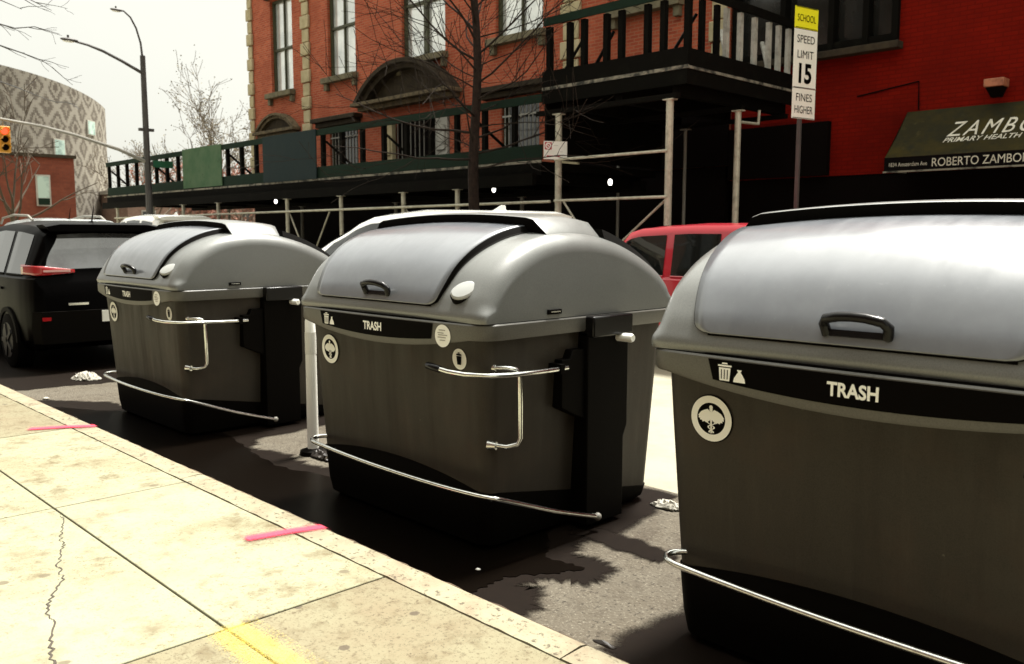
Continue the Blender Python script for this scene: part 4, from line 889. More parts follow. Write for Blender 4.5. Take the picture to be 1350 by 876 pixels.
for k in range(60): y = 11.5 + k * .246; q.tube([(-40, y, 0), (-40, y, 1.85)], .014, 4, cap=False)
q.build('railing', M['storefront'], fc, world=True)

def bare_tree(name, label, x, y, h, r, seed, mbark, bud, budn, group, base=.3, kids=(3, 5), L=None, depth=3, budsize=.07):
    rn = random.Random(seed); t = thing(name, label, 'tree', (x, y, 0), group=group)
    tk = MB(); pts = []
    hh = h * base
    for k in range(6): pts.append((x + rn.uniform(-.08, .08) * (k > 0), y + rn.uniform(-.08, .08) * (k > 0), hh * k / 5))
    tk.tube(pts, [r * 1.3, r, r * .95, r * .9, r * .85, r * .8], 8, cap=False); tk.build('trunk', mbark, t, world=True)
    cr = MB(); leaf = ([], budn) if bud else None
    for k in range(7):
        a = k * 2.4 + rn.uniform(-.4, .4); el = rn.uniform(.45, 1.35)
        branch(cr, Vector(pts[-1 if k % 3 else -2]), Vector((math.cos(a) * math.cos(el), math.sin(a) * math.cos(el), math.sin(el))), (L or h * .5) * rn.uniform(.75, 1.1), r * .55, depth, rn, up=.12, wig=.2, kids=kids, thin=.55, leaf=leaf, rmin=.014, spread=.8)
    c = cr.build('crown', mbark, t, world=True, sharp=80, weld=False)
    if bud:
        b = MB()
        for p in leaf[0]:
            s = budsize * rn.uniform(.6, 1.4); u = Vector((rn.gauss(0, 1), rn.gauss(0, 1), rn.gauss(0, 1))).normalized(); v = u.orthogonal().normalized()
            b.add([p + u * s, p + v * s, p - u * s, p - v * s], [(0, 1, 2, 3)])
        b.build('buds', bud, t, world=True, sharp=None, weld=False)
G = 'bare trees down the street'
bare_tree('bare_tree', 'bare tree with a pale trunk in front of the low brown brick house', -38, 9.9, 7.0, .10, 23, M['far_bark2'], None, 0, G, base=.34, depth=3, kids=(1, 3))
bare_tree('bare_tree', 'spreading bare tree with olive buds left of the brick building', -58, 28.2, 11.0, .16, 31, M['far_bark'], M['bud'], 1, G, kids=(3, 5), budsize=.045)
bare_tree('bare_tree', 'bare tree with thin pale twigs just right of the street lamp', -62, 24.9, 9.0, .14, 32, M['far_bark'], M['bud'], 1, G, kids=(3, 4), budsize=.04)
bare_tree('blossom_tree', 'low pink budding tree above the green shed panel', -50, 22.5, 5.6, .10, 41, M['far_bark'], M['blossom'], 2, 'pink budding trees', kids=(3, 5), budsize=.055)
bare_tree('blossom_tree', 'low pink budding tree against the left end of the brick building', -50, 25.8, 6.2, .10, 42, M['far_bark'], M['blossom'], 2, 'pink budding trees', kids=(3, 5), budsize=.055)
NEAR_BRANCHES = [[(-11.1, 2.0, 3.85), (-11, 2.63, 3.95), (-11, 2.85, 3.9), (-11, 3.0, 3.88), (-11, 3.2, 3.93), (-11, 3.46, 3.89)],
    [(-10.9, 2.0, 3.78), (-11, 2.62, 3.72), (-11, 2.84, 3.67), (-11, 3.06, 3.62), (-11, 3.25, 3.57), (-11, 3.37, 3.5)],
    [(-11.1, 1.9, 4.1), (-11, 2.5, 4.2), (-11, 2.87, 4.16), (-11, 3.08, 4.1)], [(-11.2, 2.0, 4.25), (-11.1, 2.7, 4.3), (-11, 3.17, 4.22), (-11, 3.39, 4.14)],
    [(-11, 1.8, 3.5), (-11, 2.4, 3.42), (-11, 2.67, 3.32), (-11, 2.96, 3.24), (-11, 3.31, 3.13)]]
M['near_twig'] = mat('blue grey twig', (0.15, 0.15, 0.155), .9, spec=.15)
nt = thing('near_tree', 'dark bare tree whose branch tips reach in at the upper left', 'tree', (-11.0, .9, .16))
q = MB(); q.tube([(-11, .9, .16), (-11.02, .92, 1.5), (-10.98, .95, 3.2), (-11, 1.1, 4.2), (-10.95, 1.3, 5.4)], [.15, .12, .10, .08, .03], 10); q.build('trunk', M['bark'], nt, world=True)
q = MB(); rn = random.Random(4)
for pts in NEAR_BRANCHES:
    P_ = [Vector((-11.0, 1.05, 3.6 + .25 * rn.random()))] + [Vector(p) for p in pts]
    q.tube(P_, [.03] + [lerp(.014, .003, k / (len(pts) - 1)) for k in range(len(pts))], 6)
    for k in range(2, len(P_)):
        for _ in range(1):
            d_ = (P_[k] - P_[k - 1]).normalized() + Vector((rn.uniform(-.3, .3), rn.uniform(-.3, .5), rn.uniform(-.6, .6)))
            branch(q, P_[k - 1].lerp(P_[k], rn.random()), d_.normalized(), .32, .006, 1, rn, up=.02, wig=.25, kids=(1, 3), rmin=.0025)
q.build('crown', M['near_twig'], nt, world=True, sharp=80, weld=False)
#==CARS==
def interp(xs_, ys_, x):
    if x >= xs_[0]: return ys_[0]
    for i in range(len(xs_) - 1):
        if xs_[i] >= x >= xs_[i + 1]:
            t = (xs_[i] - x) / (xs_[i] - xs_[i + 1]); return lerp(ys_[i], ys_[i + 1], t)
    return ys_[-1]
SUV = dict(x=[2.32, 2.28, 2.15, 1.6, 1.05, .95, .62, .30, 0, -.7, -1.4, -1.85, -2.03, -2.14, -2.22, -2.28, -2.32],
           top=[.62, .86, .96, 1.02, 1.07, 1.10, 1.38, 1.62, 1.70, 1.74, 1.72, 1.68, 1.64, 1.38, 1.12, 1.0, .60],
           w=[.70, .80, .86, .91, .92, .92, .92, .92, .92, .92, .92, .905, .885, .865, .84, .79, .70],
           zb=[.32, .26, .24, .22, .2, .2, .2, .2, .2, .2, .2, .22, .25, .28, .30, .33, .40])
SUV2 = dict(SUV, x=[2.32, 2.28, 2.15, 1.75, 1.42, 1.30, .86, .32, 0, -.7, -1.4, -1.85, -2.03, -2.14, -2.22, -2.28, -2.32])
def car(name, label, loc, heading, paint, H=1.74, L=4.64, group=None, rails=False, pillars=((.55, -.22), (-.32, -1.12), (-1.24, -1.82)), glass='glass', boxy=0.0, shape=SUV, cowl=.93):
    t = thing(name, label, 'car', loc, heading, group)
    kz, kx = H / 1.74, L / 4.64
    g = shape
    def prof(x):
        top = interp(g['x'], g['top'], x); w = interp(g['x'], g['w'], x); zb = interp(g['x'], g['zb'], x)
        belt = min(top - .05, 1.06); cab = sstep((top - 1.1) / .5)
        wb = w - lerp(.05, .06, cab); wt = w - lerp(.12, .25 - .10 * boxy, cab)
        z5 = lerp(top - .03, belt + .03, sstep((top - 1.08) / .1)); z6 = lerp(top - .02, top - .11, cab); z7 = lerp(top - .012, top - .05 + .015 * boxy, cab)
        return [(0, zb), (w * .86, zb), (w * .97, zb + .12), (w, lerp(zb, belt, .45)), (w, lerp(zb, belt, .72)), (w * .985, belt), (wb, z5), (lerp(wb, wt, .9), z6), (wt - .05 * cab, z7), ((wt - .05) * .55, top - .006), (0, top)]
    def P(x, row, side):
        y, z = prof(x)[row]; return Vector((x * kx, side * y, z * kz))
    X = []
    for i in range(len(g['x']) - 1):
        for k in range(3): X.append(lerp(g['x'][i], g['x'][i + 1], k / 3))
    X.append(g['x'][-1])
    b = MB(); rings = []
    for x in X:
        pr = prof(x); rings.append([(x * kx, y, z * kz) for y, z in pr] + [(x * kx, -y, z * kz) for y, z in reversed(pr[1:-1])])
    b.loft(rings); body = b.build('body', M[paint], t, sharp=32)
    for s in (-1, 1):
        for (xa, xb) in pillars:
            w_ = MB()
            def f(u, v):
                x = lerp(xa, xb, u); 
                z0, z1 = .04, .96
                if xa > .5: x = lerp(xa + .42 * (1 - v), xb, u)
                a, c = P(x, 6, s), P(x, 7, s); q = a.lerp(c, lerp(z0, z1, v)); q.y += s * .006; return q
            w_.grid(f, 10, 3); w_.build('side_window', M[glass], t, sharp=None)
            tr_ = MB(); tr_.tube([f(k / 6, 0) + Vector((0, s * .003, -.012)) for k in range(7)], .011, 5); tr_.build('window_trim', M['black'] if paint != 'car_red' else M['car_red'], t)
    def over(xa, xb, k, lift):
        w_ = MB()
        def f(u, v):
            x = lerp(xa, xb, v); pr = prof(x); hw = lerp(pr[6][0], pr[8][0], sstep((pr[10][1] - 1.1) / .5)) * k; y = lerp(-hw, hw, u)
            n = Vector((1 if xa > 0 else -1, 0, .9)).normalized()
            return Vector((x * kx, y, (pr[10][1] - .02 * (2 * u - 1) ** 2) * kz)) + n * lift
        w_.grid(f, 8, 8); return w_
    over(cowl, .34, .9, .012).build('windscreen', M[glass], t, sharp=None)
    over(-2.06, -2.205, .88, .012).build('rear_window', M['rear_glass'] if paint == 'car_black' else M[glass], t, sharp=None)
    # spoiler, lamps, bumper, plate
    sp_ = MB(); sp_.loft([[(x * kx, y, z * kz) for y, z in ((-.62, zz - .05), (.62, zz - .05), (.66, zz), (.5, zz + .03), (-.5, zz + .03), (-.66, zz))] for x, zz in ((-1.80, 1.665), (-2.05, 1.67), (-2.17, 1.645))])
    sp_.build('spoiler', M[paint], t, sharp=40)
    for s in (-1, 1):
        tl_ = MB()
        def f(u, v, s=s):
            ang = u
            y = s * lerp(.40, .885, min(1, u / .7))
            x = -2.222 + (.0 if u < .5 else .34 * ((u - .5) / .5) ** 1.5)
            hgt = lerp(.04, .125, min(1, u / .5)); z = 1.145 + (v - .5) * hgt * .85 + .02 * u
            y = s * min(abs(y), prof(x)[5][0] - .03 * (z > 1.06))
            return Vector((x * kx - .012, y, (z) * kz))
        tl_.grid(f, 16, 4); tt = tl_.build('tail_lamp', M['tail'], t); so = tt.modifiers.new('t', 'SOLIDIFY'); so.thickness = .03; so.offset = 0
        c_ = MB(); c_.box(-2.262 * kx, -2.240 * kx, min(s * .45, s * .74), max(s * .45, s * .74), 1.14 * kz, 1.165 * kz); c_.build('clear_lens', M['tail_clear'], tt)
        rf = MB(); rf.box(-2.345 * kx, -2.315 * kx, min(s * .52, s * .80), max(s * .52, s * .80), .60 * kz, .64 * kz); rf.build('reflector', M['tail'], t)
        hl = MB(); hl.box(2.20 * kx, 2.30 * kx, min(s * .5, s * .78), max(s * .5, s * .78), .72 * kz, .84 * kz); hl.build('headlight', M['pale_glass'], t, bevel=.02)
        mr = MB(); mr.blob((.72 * kx, s * 1.02, 1.12 * kz), .07, .12, .085, 12, 8); mr.bar((.78 * kx, s * .88, 1.06 * kz), (.74 * kx, s * .98, 1.08 * kz), .05, .04); mr.build('mirror', M[paint], t)
        for x in (1.45, -1.42):
            ty = MB(); ty.tube([(x * kx, s * .70, .335), (x * kx, s * .72, .335), (x * kx, s * .91, .335), (x * kx, s * .93, .335)], [.29, .335, .335, .30], 28)
            wh = thing_part('wheel', t)
            ty.build('tyre', M['tyre'], wh)
            rm = MB(); rm.tube([(x * kx, s * .925, .335), (x * kx, s * .935, .335)], .21, 24)
            for k in range(5):
                a = 2 * math.pi * k / 5; rm.bar((x * kx, s * .94, .335), (x * kx + .2 * math.cos(a), s * .94, .335 + .2 * math.sin(a)), .05, .02, (0, 1, 0))
            rm.build('rim', M['rim'], wh)
            ac = MB(); aa = [(x * kx + .40 * math.cos(math.pi * k / 16), .335 + .40 * math.sin(math.pi * k / 16)) for k in range(17)]; ab = [(x * kx + .345 * math.cos(math.pi * k / 16), .335 + .345 * math.sin(math.pi * k / 16)) for k in range(17)]
            ac.loft([[(p[0], s * .90, p[1]), (p[0], s * .935, p[1]), (q_[0], s * .935, q_[1]), (q_[0], s * .90, q_[1])] for p, q_ in zip(aa, ab)]); ac.build('wheel_arch', M['black'], t)
    bp = MB(); bp.loft([[(x, y, z) for y, z in ((-w, .34 * kz), (w, .34 * kz), (w + .02, .50 * kz), (w, .70 * kz), (-w, .70 * kz), (-w - .02, .50 * kz))] for x, w in ((-2.20 * kx, .86), (-2.33 * kx, .80), (-2.36 * kx, .6))])
    bp.build('rear_bumper', M['black'] if paint == 'car_black' else M[paint], t, sharp=40)
    pl = MB().box(-2.372 * kx, -2.352 * kx, -.16, .16, .56 * kz, .69 * kz).build('plate', M['sign_white'], t)
    bd = MB().box(-2.36 * kx, -2.33 * kx, .30, .52, .765 * kz, .79 * kz).build('badge', M['chrome'], t)
    wp_ = MB(); wp_.bar((-2.25 * kx, -.02, 1.12 * kz), (-2.20 * kx, -.42, 1.19 * kz), .02, .015); wp_.build('rear_wiper', M['black'], t)
    at = MB()
    if paint == 'car_white': at.loft([[(-1.45 * kx, -.03, 1.70 * kz), (-1.45 * kx, .03, 1.70 * kz), (-1.47 * kx, 0, 1.705 * kz)], [(-1.58 * kx, -.02, 1.69 * kz), (-1.58 * kx, .02, 1.69 * kz), (-1.63 * kx, 0, 1.775 * kz)], [(-1.70 * kx, -.02, 1.68 * kz), (-1.70 * kx, .02, 1.68 * kz), (-1.70 * kx, 0, 1.77 * kz)]])
    else: at.tube([(-1.7 * kx, 0, 1.70 * kz), (-1.80 * kx, 0, 1.90 * kz)], [.012, .004], 6)
    at.blob((-1.68 * kx, 0, 1.705 * kz), .05, .025, .02); at.build('antenna', M['black'] if paint != 'car_white' else M['car_white'], t)
    hd = MB()
    for s in (-1, 1):
        for x in (-.18, -1.05): hd.bar((x * kx, s * .925, .93 * kz), ((x - .2) * kx, s * .925, .93 * kz), .02, .03)
    hd.build('door_handles', M[paint], t)
    if rails:
        for s in (-1, 1):
            r_ = MB(); r_.tube([(.25 * kx, s * .66, 1.64 * kz), (.1 * kx, s * .66, 1.735 * kz), (-.6 * kx, s * .655, 1.785 * kz), (-1.5 * kx, s * .65, 1.76 * kz), (-1.75 * kx, s * .65, 1.68 * kz)], .022, 8); r_.build('roof_rail', M['mast'] if paint != 'car_black' else M['black'], t)
    return t
def thing_part(name, parent):
    o = bpy.data.objects.new(name, None); COL.objects.link(o); o.parent = parent; return o
PI = math.pi
car('parked_car', 'black sport utility car parked with its red tail lamps towards the far bin', (-13.05, 3.82, 0), PI, 'car_black', H=1.78, rails=False)
w_ = car('parked_car', 'white sport utility car passing behind the middle bin', (-9.75, 7.55, 0), PI, 'car_white', H=1.93, L=5.2, shape=SUV2, cowl=1.28, pillars=((.75, -.22), (-.32, -1.12), (-1.24, -1.82)))
SUV3 = dict(SUV, x=[2.32, 2.28, 2.15, 1.6, 1.22, 1.12, .86, .60, .42, -.3, -1.4, -1.98, -2.10, -2.18, -2.24, -2.29, -2.32], top=[.62, .86, .96, 1.02, 1.07, 1.10, 1.40, 1.655, 1.70, 1.735, 1.73, 1.70, 1.66, 1.38, 1.12, 1.0, .60])
r_ = car('parked_car', 'red sport utility car at the far kerb between middle and near bins', (-6.15, 9.42, 0), PI, 'car_red', H=1.75, L=4.7, boxy=1.0, shape=SUV3, cowl=1.1, pillars=((.62, .02), (-.09, -.72), (-.86, -1.75)))
MB().box(-.70, -.62, .845, .852, 1.10, 1.17).build('window_sticker', M['pale_glass'], r_)
car('parked_car', 'silver car with roof rails ahead of the black car', (-19.6, 5.6, 0), PI, 'car_silver', H=1.92, L=4.8, rails=True)
car('parked_car', 'pale car with a low roof far off beneath the end of the green shed', (-23.6, 9.4, 0), PI, 'car_white', H=2.12, L=5.0)

#==BINS==
BW = .843
prof_k = [(0.012, 1.176), (.006, 1.205), (.022, 1.245), (.062, 1.318), (.14, 1.420), (.26, 1.505), (.42, 1.570), (.60, 1.600), (.80, 1.600), (1.0, 1.572), (1.2, 1.512), (1.40, 1.420), (1.52, 1.330), (1.566, 1.250), (1.574, 1.205), (1.568, 1.176)]
def catmull(P, sub):
    out = []
    for i in range(len(P) - 1):
        p0, p1, p2, p3 = P[max(i - 1, 0)], P[i], P[i + 1], P[min(i + 2, len(P) - 1)]
        for k in range(sub):
            t = k / sub; out.append(tuple(.5 * (2 * b + (-a + c) * t + (2 * a - 5 * b + 4 * c - d) * t * t + (-a + 3 * b - 3 * c + d) * t ** 3) for a, b, c, d in zip(p0, p1, p2, p3)))
    return out + [P[-1]]
DP = catmull(prof_k, 5); NP = len(DP)
def dnorm(s):
    i = int(max(1, min(NP - 2, s))); (y0, z0), (y1, z1) = DP[i - 1], DP[i + 1]; v = Vector((-(z1 - z0), y1 - y0)).normalized(); return v
def dpt(x, s, off=0.0):
    """point on the lid: x across, s along the profile, off along its normal"""
    s = max(0, min(NP - 1.001, s)); i = int(s); t = s - i; y, z = lerp(DP[i][0], DP[i + 1][0], t), lerp(DP[i][1], DP[i + 1][1], t)
    a = abs(x); R0, r0 = BW - .012, .095; ins = 0
    if a > R0 - r0: u = min(1, (a - (R0 - r0)) / r0); ins = r0 * (1 - math.sqrt(max(0, 1 - u * u)))
    n = dnorm(s); k = sstep((z - 1.19) / .10)
    o = off - ins * lerp(.45, 1, k)
    if k < 1: y += n.x * o; z += n.y * o * k
    else: y += n.x * o; z += n.y * o
    z += .045 * max(0, 1 - (a / .8) ** 2) * sstep((z - 1.2) / .4)
    return Vector((x, y, z))
def s_at(cond): return next(i for i, (y, z) in enumerate(DP) if cond(y, z))
S_H0 = s_at(lambda y, z: z > 1.243); S_H1 = s_at(lambda y, z: y > .545); S_S0, S_S1 = S_H1 - .6, s_at(lambda y, z: y > .92)
S_R0 = S_S1 + .6; S_R1 = s_at(lambda y, z: y > 1.51)
def collar_y(x): return -.022 * max(0, 1 - (x / .70) ** 2)
def rrect(hx, y0, y1, r, n=7, bow=0.0, z=0.0):
    pts = []
    for cx, cy, a0 in ((hx - r, y1 - r, 0), (-hx + r, y1 - r, 90), (-hx + r, y0 + r, 180), (hx - r, y0 + r, 270)):
        for k in range(n + 1):
            a = rad(a0 + 90 * k / n); pts.append((cx + r * math.cos(a), cy + r * math.sin(a)))
        if a0 == 180:
            for k in range(1, 16):
                x = lerp(-hx + r, hx - r, k / 16); pts.append((x, y0 - bow * max(0, 1 - (x / (hx - r)) ** 2)))
    return pts
def tub_dims(z):
    t = max(0, min(1, z / 1.08)); return lerp(.735, .795, t), lerp(.125, .065, t), lerp(1.46, 1.515, t)
def tub_front(z): return tub_dims(z)[1]
def make_bin(label, loc):
    t = thing('trash_container', label, 'trash container', loc, 0, 'street trash containers at the kerb')
    b = MB(); rings = []
    for z, ins in ((.012, .07), (.022, .04), (.045, .015), (.08, .002), (.12, 0), (.3, 0), (.5, 0), (.7, 0), (.9, 0), (1.10, 0)):
        hx, y0, y1 = tub_dims(z); rings.append([(x, y, z) for x, y in rrect(hx - ins, y0 + ins, y1 - ins, .085)])
    b.loft(rings); tub = b.build('tub', M['tub'], t, sharp=40)
    # black lower skirt with an arched front edge; its black also paints the recess shade
    sk = MB(); lo, up, upi = [], [], []
    hx, y0, y1 = tub_dims(.03)
    base_pts = rrect(tub_dims(.3)[0] + .005, tub_dims(.3)[1] - .006, tub_dims(.3)[2] + .005, .085)
    bot = rrect(tub_dims(.06)[0] + .004 - .012, tub_dims(.06)[1] - .005 + .012, tub_dims(.06)[2] + .004 - .012, .085)
    bot0 = rrect(tub_dims(.06)[0] - .06, tub_dims(.06)[1] + .06, tub_dims(.06)[2] - .06, .06)
    ring_u = []
    for bi, (x, y) in enumerate(base_pts):
        if y < .30: z = .31 + .075 * max(0, 1 - (x / .74) ** 2)
        else: z = lerp(.31, .10, min(1, (y - .3) / .9))
        _a, _b, _c = tub_dims(z); x, y = rrect(_a + .005, _b - .005, _c + .005, .085)[bi]; ring_u.append((x, y, z))
    sk.loft([[(x, y, .0) for x, y in bot0], [(x, y, .035) for x, y in bot], [(lerp(a[0], c[0], .5), lerp(a[1], c[1], .5), .12 if c[2] > .2 else .06) for a, c in zip(bot, ring_u)], ring_u, [(x * .985, lerp(y, .8, .012), z + .002) for x, y, z in ring_u]], cap=False)
    sk.build('base_shade_skirt', M['black'], t, sharp=45)
    # collar
    cb = MB(); rings = []
    outer = rrect(BW, 0, 1.58, .13, bow=.022); inner = rrect(BW - .045, .05, 1.53, .10, bow=.02)
    def zlow(x, y): return 1.093 - (.066 * max(0, 1 - (x / .74) ** 2) if y < .2 else 0)
    rings.append([(x, y, 1.165) for x, y in inner]); rings.append([(x * .992, lerp(y, .79, .008), 1.173) for x, y in outer]); rings.append([(x, y, 1.166) for x, y in outer])
    rings.append([(x, y, zlow(x, y) + .012) for x, y in outer]); rings.append([(x * .992, lerp(y, .79, .008), zlow(x, y)) for x, y in outer]); rings.append([(x, y, zlow(x, y) + .004) for x, y in inner])
    cb.loft(rings, cap=False); col = cb.build('collar', M['collar'], t, sharp=40)
    # dome
    xsamp = [-BW + .012]
    for k in range(1, 9): xsamp.append(-(BW - .012) + .095 * (1 - math.cos(math.pi / 2 * k / 8)))
    xsamp += [lerp(-(BW - .107), BW - .107, k / 20) for k in range(1, 20)]; xsamp += [-x for x in reversed(xsamp[:9])]
    dm = MB(); dm.loft([[dpt(x, s) for s in range(NP)] for x in xsamp], closed=False, cap=True)
    dome = dm.build('lid', M['lid'], t, sharp=50)
    sl = MB(); sl.loft([[(x, y, z) for x, y in rrect(BW - .022, .018, 1.562, .12, bow=.02)] for z in (1.160, 1.180)], cap=False); sl.build('lid_seam', M['seal'], t)
    # front hatch: a raised panel over a black rubber skirt
    def hx0(v): return lerp(-.61, -.745, v)
    def hx1(v): return lerp(.47, .585, v)
    def hoff(v): return lerp(.016, .034, v)
    RC = .06
    def hp(u, v, d=0.0, e=0.0):
        s = lerp(S_H0, S_H1, v); xa, xb = hx0(v), hx1(v)
        c = RC * (1 - math.sqrt(max(0, 1 - (1 - min(1, v / .09)) ** 2)))
        x = lerp(xa + c, xb - c, u); return dpt(x, s, hoff(v) + d)
    NU, NV = 26, 30
    vv = [0, .012, .03, .055, .09] + [lerp(.09, 1, k / (NV - 5)) for k in range(1, NV - 4)]
    ht = MB(); vs = [hp(i / NU, v) for v in vv for i in range(NU + 1)]
    ht.add(vs, [(j_ * (NU + 1) + i, j_ * (NU + 1) + i + 1, (j_ + 1) * (NU + 1) + i + 1, (j_ + 1) * (NU + 1) + i) for j_ in range(len(vv) - 1) for i in range(NU)])
    hatch = ht.build('hatch', M['hatch'], t, sharp=50)
    so = hatch.modifiers.new('thick', 'SOLIDIFY'); so.thickness = .008; so.offset = -1
    sk = MB()
    edge = [(0, v) for v in reversed(vv)] + [(i / NU, 0) for i in range(1, NU + 1)] + [(1, v) for v in vv[1:]] + [(1 - i / NU, 1) for i in range(1, NU)]
    top = [hp(u, v, -.004) for u, v in edge]; bot = []
    for u, v in edge:
        w = lerp(.004, .026, sstep(v * 1.2)) if u > .5 else .002
        s = lerp(S_H0, S_H1, v) - (.16 if v == 0 else 0); p = hp(u, v); x = p.x + (w if u == 1 else (-w if u == 0 else 0)); bot.append(dpt(x, s, .0015 if False else -.004))
    top2 = [hp(u, v, -.004) + Vector(((.004 if u == 1 else 0) + (-.004 if u == 0 else 0), 0, 0)) for u, v in edge]
    sk.loft([top, top2, bot], cap=False); seal = sk.build('hatch_seal', M['seal'], t, sharp=40)
    # gutter strip beside the hatch, widening upwards
    gs = MB()
    def g(u, v):
        w = lerp(.006, .05, v ** 1.2); x = hx1(v) - (RC * (1 - math.sqrt(max(0, 1 - (1 - min(1, v / .09)) ** 2)))) + w * u; return dpt(x, lerp(S_H0 - .1, S_H1, v), .003)
    gs.grid(g, 3, 30); gs.build('hatch_gutter', M['seal'], t)
    gb = MB(); gb.grid(lambda u, v: dpt(lerp(hx0(0) + .045, hx1(0) - .03, u), S_H0 - .75 * (1 - v) + .2, .002), 24, 2); gb.build('hatch_gap', M['seal'], t)
    # hoop across the top
    sp_ = MB(); S_n = 14
    cols = [(-.765, 0), (-.755, .012), (-.70, .070), (-.66, .080)] + [(lerp(-.66, .60, k / 18), .080) for k in range(1, 18)] + [(.60, .080), (.655, .073), (.735, .012), (.745, 0)]
    def row(s, drop): return [dpt(x, s, max(0, o - drop)) for x, o in cols]
    rws = [row(S_S0, .003)] + [row(lerp(S_S0 + .15, S_S1 - .15, k / S_n), 0) for k in range(S_n + 1)] + [row(S_S1, .003)]
    nC = len(cols); vs = [p for r in rws for p in r]
    sp_.add(vs, [(j_ * nC + i, j_ * nC + i + 1, (j_ + 1) * nC + i + 1, (j_ + 1) * nC + i) for j_ in range(len(rws) - 1) for i in range(nC - 1)])
    hoop = sp_.build('hoop', M['lid'], t, sharp=35)
    hw_ = MB()
    for s, q in ((S_S0, rws[0]), (S_S1, rws[-1])):
        low = [dpt(x, s + (.25 if s == S_S0 else -.25), -.004) for x, _ in cols]
        hw_.add(list(q) + low, [(i, i + 1, nC + i + 1, nC + i) for i in range(nC - 1)])
    hw_.build('hoop_seal', M['seal'], t, sharp=None)
    # rear cover with its black edge
    rc = MB()
    def rp_(u, v): return dpt(lerp(-.735, .735, u), lerp(S_R0, S_R1, v), lerp(.048, .014, v))
    rc.grid(rp_, 20, 22); rcv = rc.build('rear_cover', M['seal'], t, sharp=50)
    re = MB(); ed = [(0, v / 22) for v in range(22, -1, -1)] + [(i / 20, 0) for i in range(1, 21)] + [(1, v / 22) for v in range(1, 23)] + [(1 - i / 20, 1) for i in range(1, 20)]
    re.loft([[rp_(u, v) for u, v in ed], [dpt(lerp(-.735, .735, u) + (.03 if u == 1 else -.03 if u == 0 else 0), lerp(S_R0, S_R1, v), -.004) for u, v in ed]], cap=False); re.build('cover_seal', M['seal'], t, sharp=40)
    # hatch handle: a loop with a shallow foot
    hd = MB(); v0 = .30
    def on_h(x, v, h): 
        s = lerp(S_H0, S_H1, v); return dpt(x, s, hoff(v) + h)
    hc = -.02; VH = .135
    hd.tube([on_h(hc - .098, VH - .05, -.004), on_h(hc - .104, VH, .022), on_h(hc - .09, VH + .012, .046), on_h(hc - .045, VH + .019, .057), on_h(hc, VH + .021, .060), on_h(hc + .045, VH + .019, .057), on_h(hc + .09, VH + .012, .046), on_h(hc + .104, VH, .022), on_h(hc + .098, VH - .05, -.004)], [.017, .017, .0165, .016, .016, .016, .0165, .017, .017], 12)
    hd.loft([[on_h(hc + x, VH - .05 + k, h) for x, k in ((-.085, -.015), (.085, -.015), (.10, .005), (.085, .03), (-.085, .03), (-.10, .005))] for h in (-.002, .008)])
    hd.build('handle', M['gloss_black'], t, sharp=40)
    # oval cap on the corner
    c0 = Vector(dpt(.648, S_H0 + 5.0, 0)); nn = Vector((.42, -.66, .62)).normalized(); uu = Vector((.55, .25, .0)); uu = (Vector((.62, .62, .50)) - nn * nn.dot(Vector((.62, .62, .50)))).normalized(); ww = nn.cross(uu)
    def oval(a, bb_, h): return [c0 + uu * (a * math.cos(2 * PI * k / 28)) + ww * (bb_ * math.sin(2 * PI * k / 28)) + nn * h for k in range(28)]
    cp = MB(); cp.loft([oval(.074, .052, -.03), oval(.074, .052, .006), oval(.066, .045, .010)]); cap_o = cp.build('corner_cap', M['seal'], t, sharp=40)
    ct = MB(); ct.loft([oval(.069, .047, .004), oval(.069, .047, .018), oval(.060, .039, .025), oval(.02, .013, .028)]); ct.build('cap_disc', M['corner'], cap_o, sharp=30)
    # small latch plate on the side
    lt = MB().box(BW - .016, BW + .0, .455, .555, 1.198, 1.222).build('latch', M['black'], t, bevel=.003); MB().box(BW - .001, BW + .004, .47, .54, 1.208, 1.214).build('latch_pin', M['chrome'], lt)
    # side lever, upright handle, lifting bracket
    lv = MB(); lv.tube([(.545, -.055, .952), (.66, -.055, .942), (.75, -.03, .936), (.84, .06, .930), (.872, .16, .926), (.875, .35, .920), (.86, .50, .915), (.84, .60, .912)], .013, 10)
    lever = lv.build('lever', M['chrome'], t, sharp=60)
    gp = MB(); gp.tube([(.495, -.055, .957), (.50, -.055, .9565), (.595, -.055, .9475), (.60, -.055, .947)], [.014, .018, .018, .014], 10); gp.build('grip', M['gloss_black'], lever, sharp=40)
    ls_ = MB(); ls_.bar((.78, .53, .915), (.875, .53, .915), .03, .05); ls_.build('lever_mount', M['black'], t)
    uh = MB(); uh.tube([(.765, .135, .955), (.83, .17, .955), (.852, .215, .945), (.856, .235, .92), (.856, .24, .76), (.856, .24, .60), (.85, .225, .570), (.82, .18, .560), (.748, .14, .565)], .0135, 10)
    up_h = uh.build('upright_handle', M['chrome'], t, sharp=60)
    for z in (.955, .565):
        fo = MB(); fo.tube([(.745, .13, z), (.785, .145, z)], [.028, .020], 12); fo.build('handle_foot', M['chrome'], up_h, sharp=40)
    br = MB(); br.add([], [])
    br.prism([(.74, .03), (1.05, .03), (1.05, .48), (1.08, .54), (1.08, 1.085), (.74, 1.085)], lambda a, b_, c: (c, a, b_), .70, .862)
    br.build('lift_bracket', M['black'], t, bevel=.006, sharp=40)
    cv_ = MB(); cv_.prism([(.56, .70), (.738, .62), (.738, 1.00), (.64, 1.00), (.62, .955), (.56, .955)], lambda a, b_, c: (c, a, b_), .72, .842); cv_.build('bracket_cover', M['black'], t, bevel=.004, sharp=40)
    bx_ = MB(); bx_.box(.80, .90, .74, 1.075, 1.06, 1.172); bx_.build('bracket_head', M['gloss_black'], t, bevel=.01)
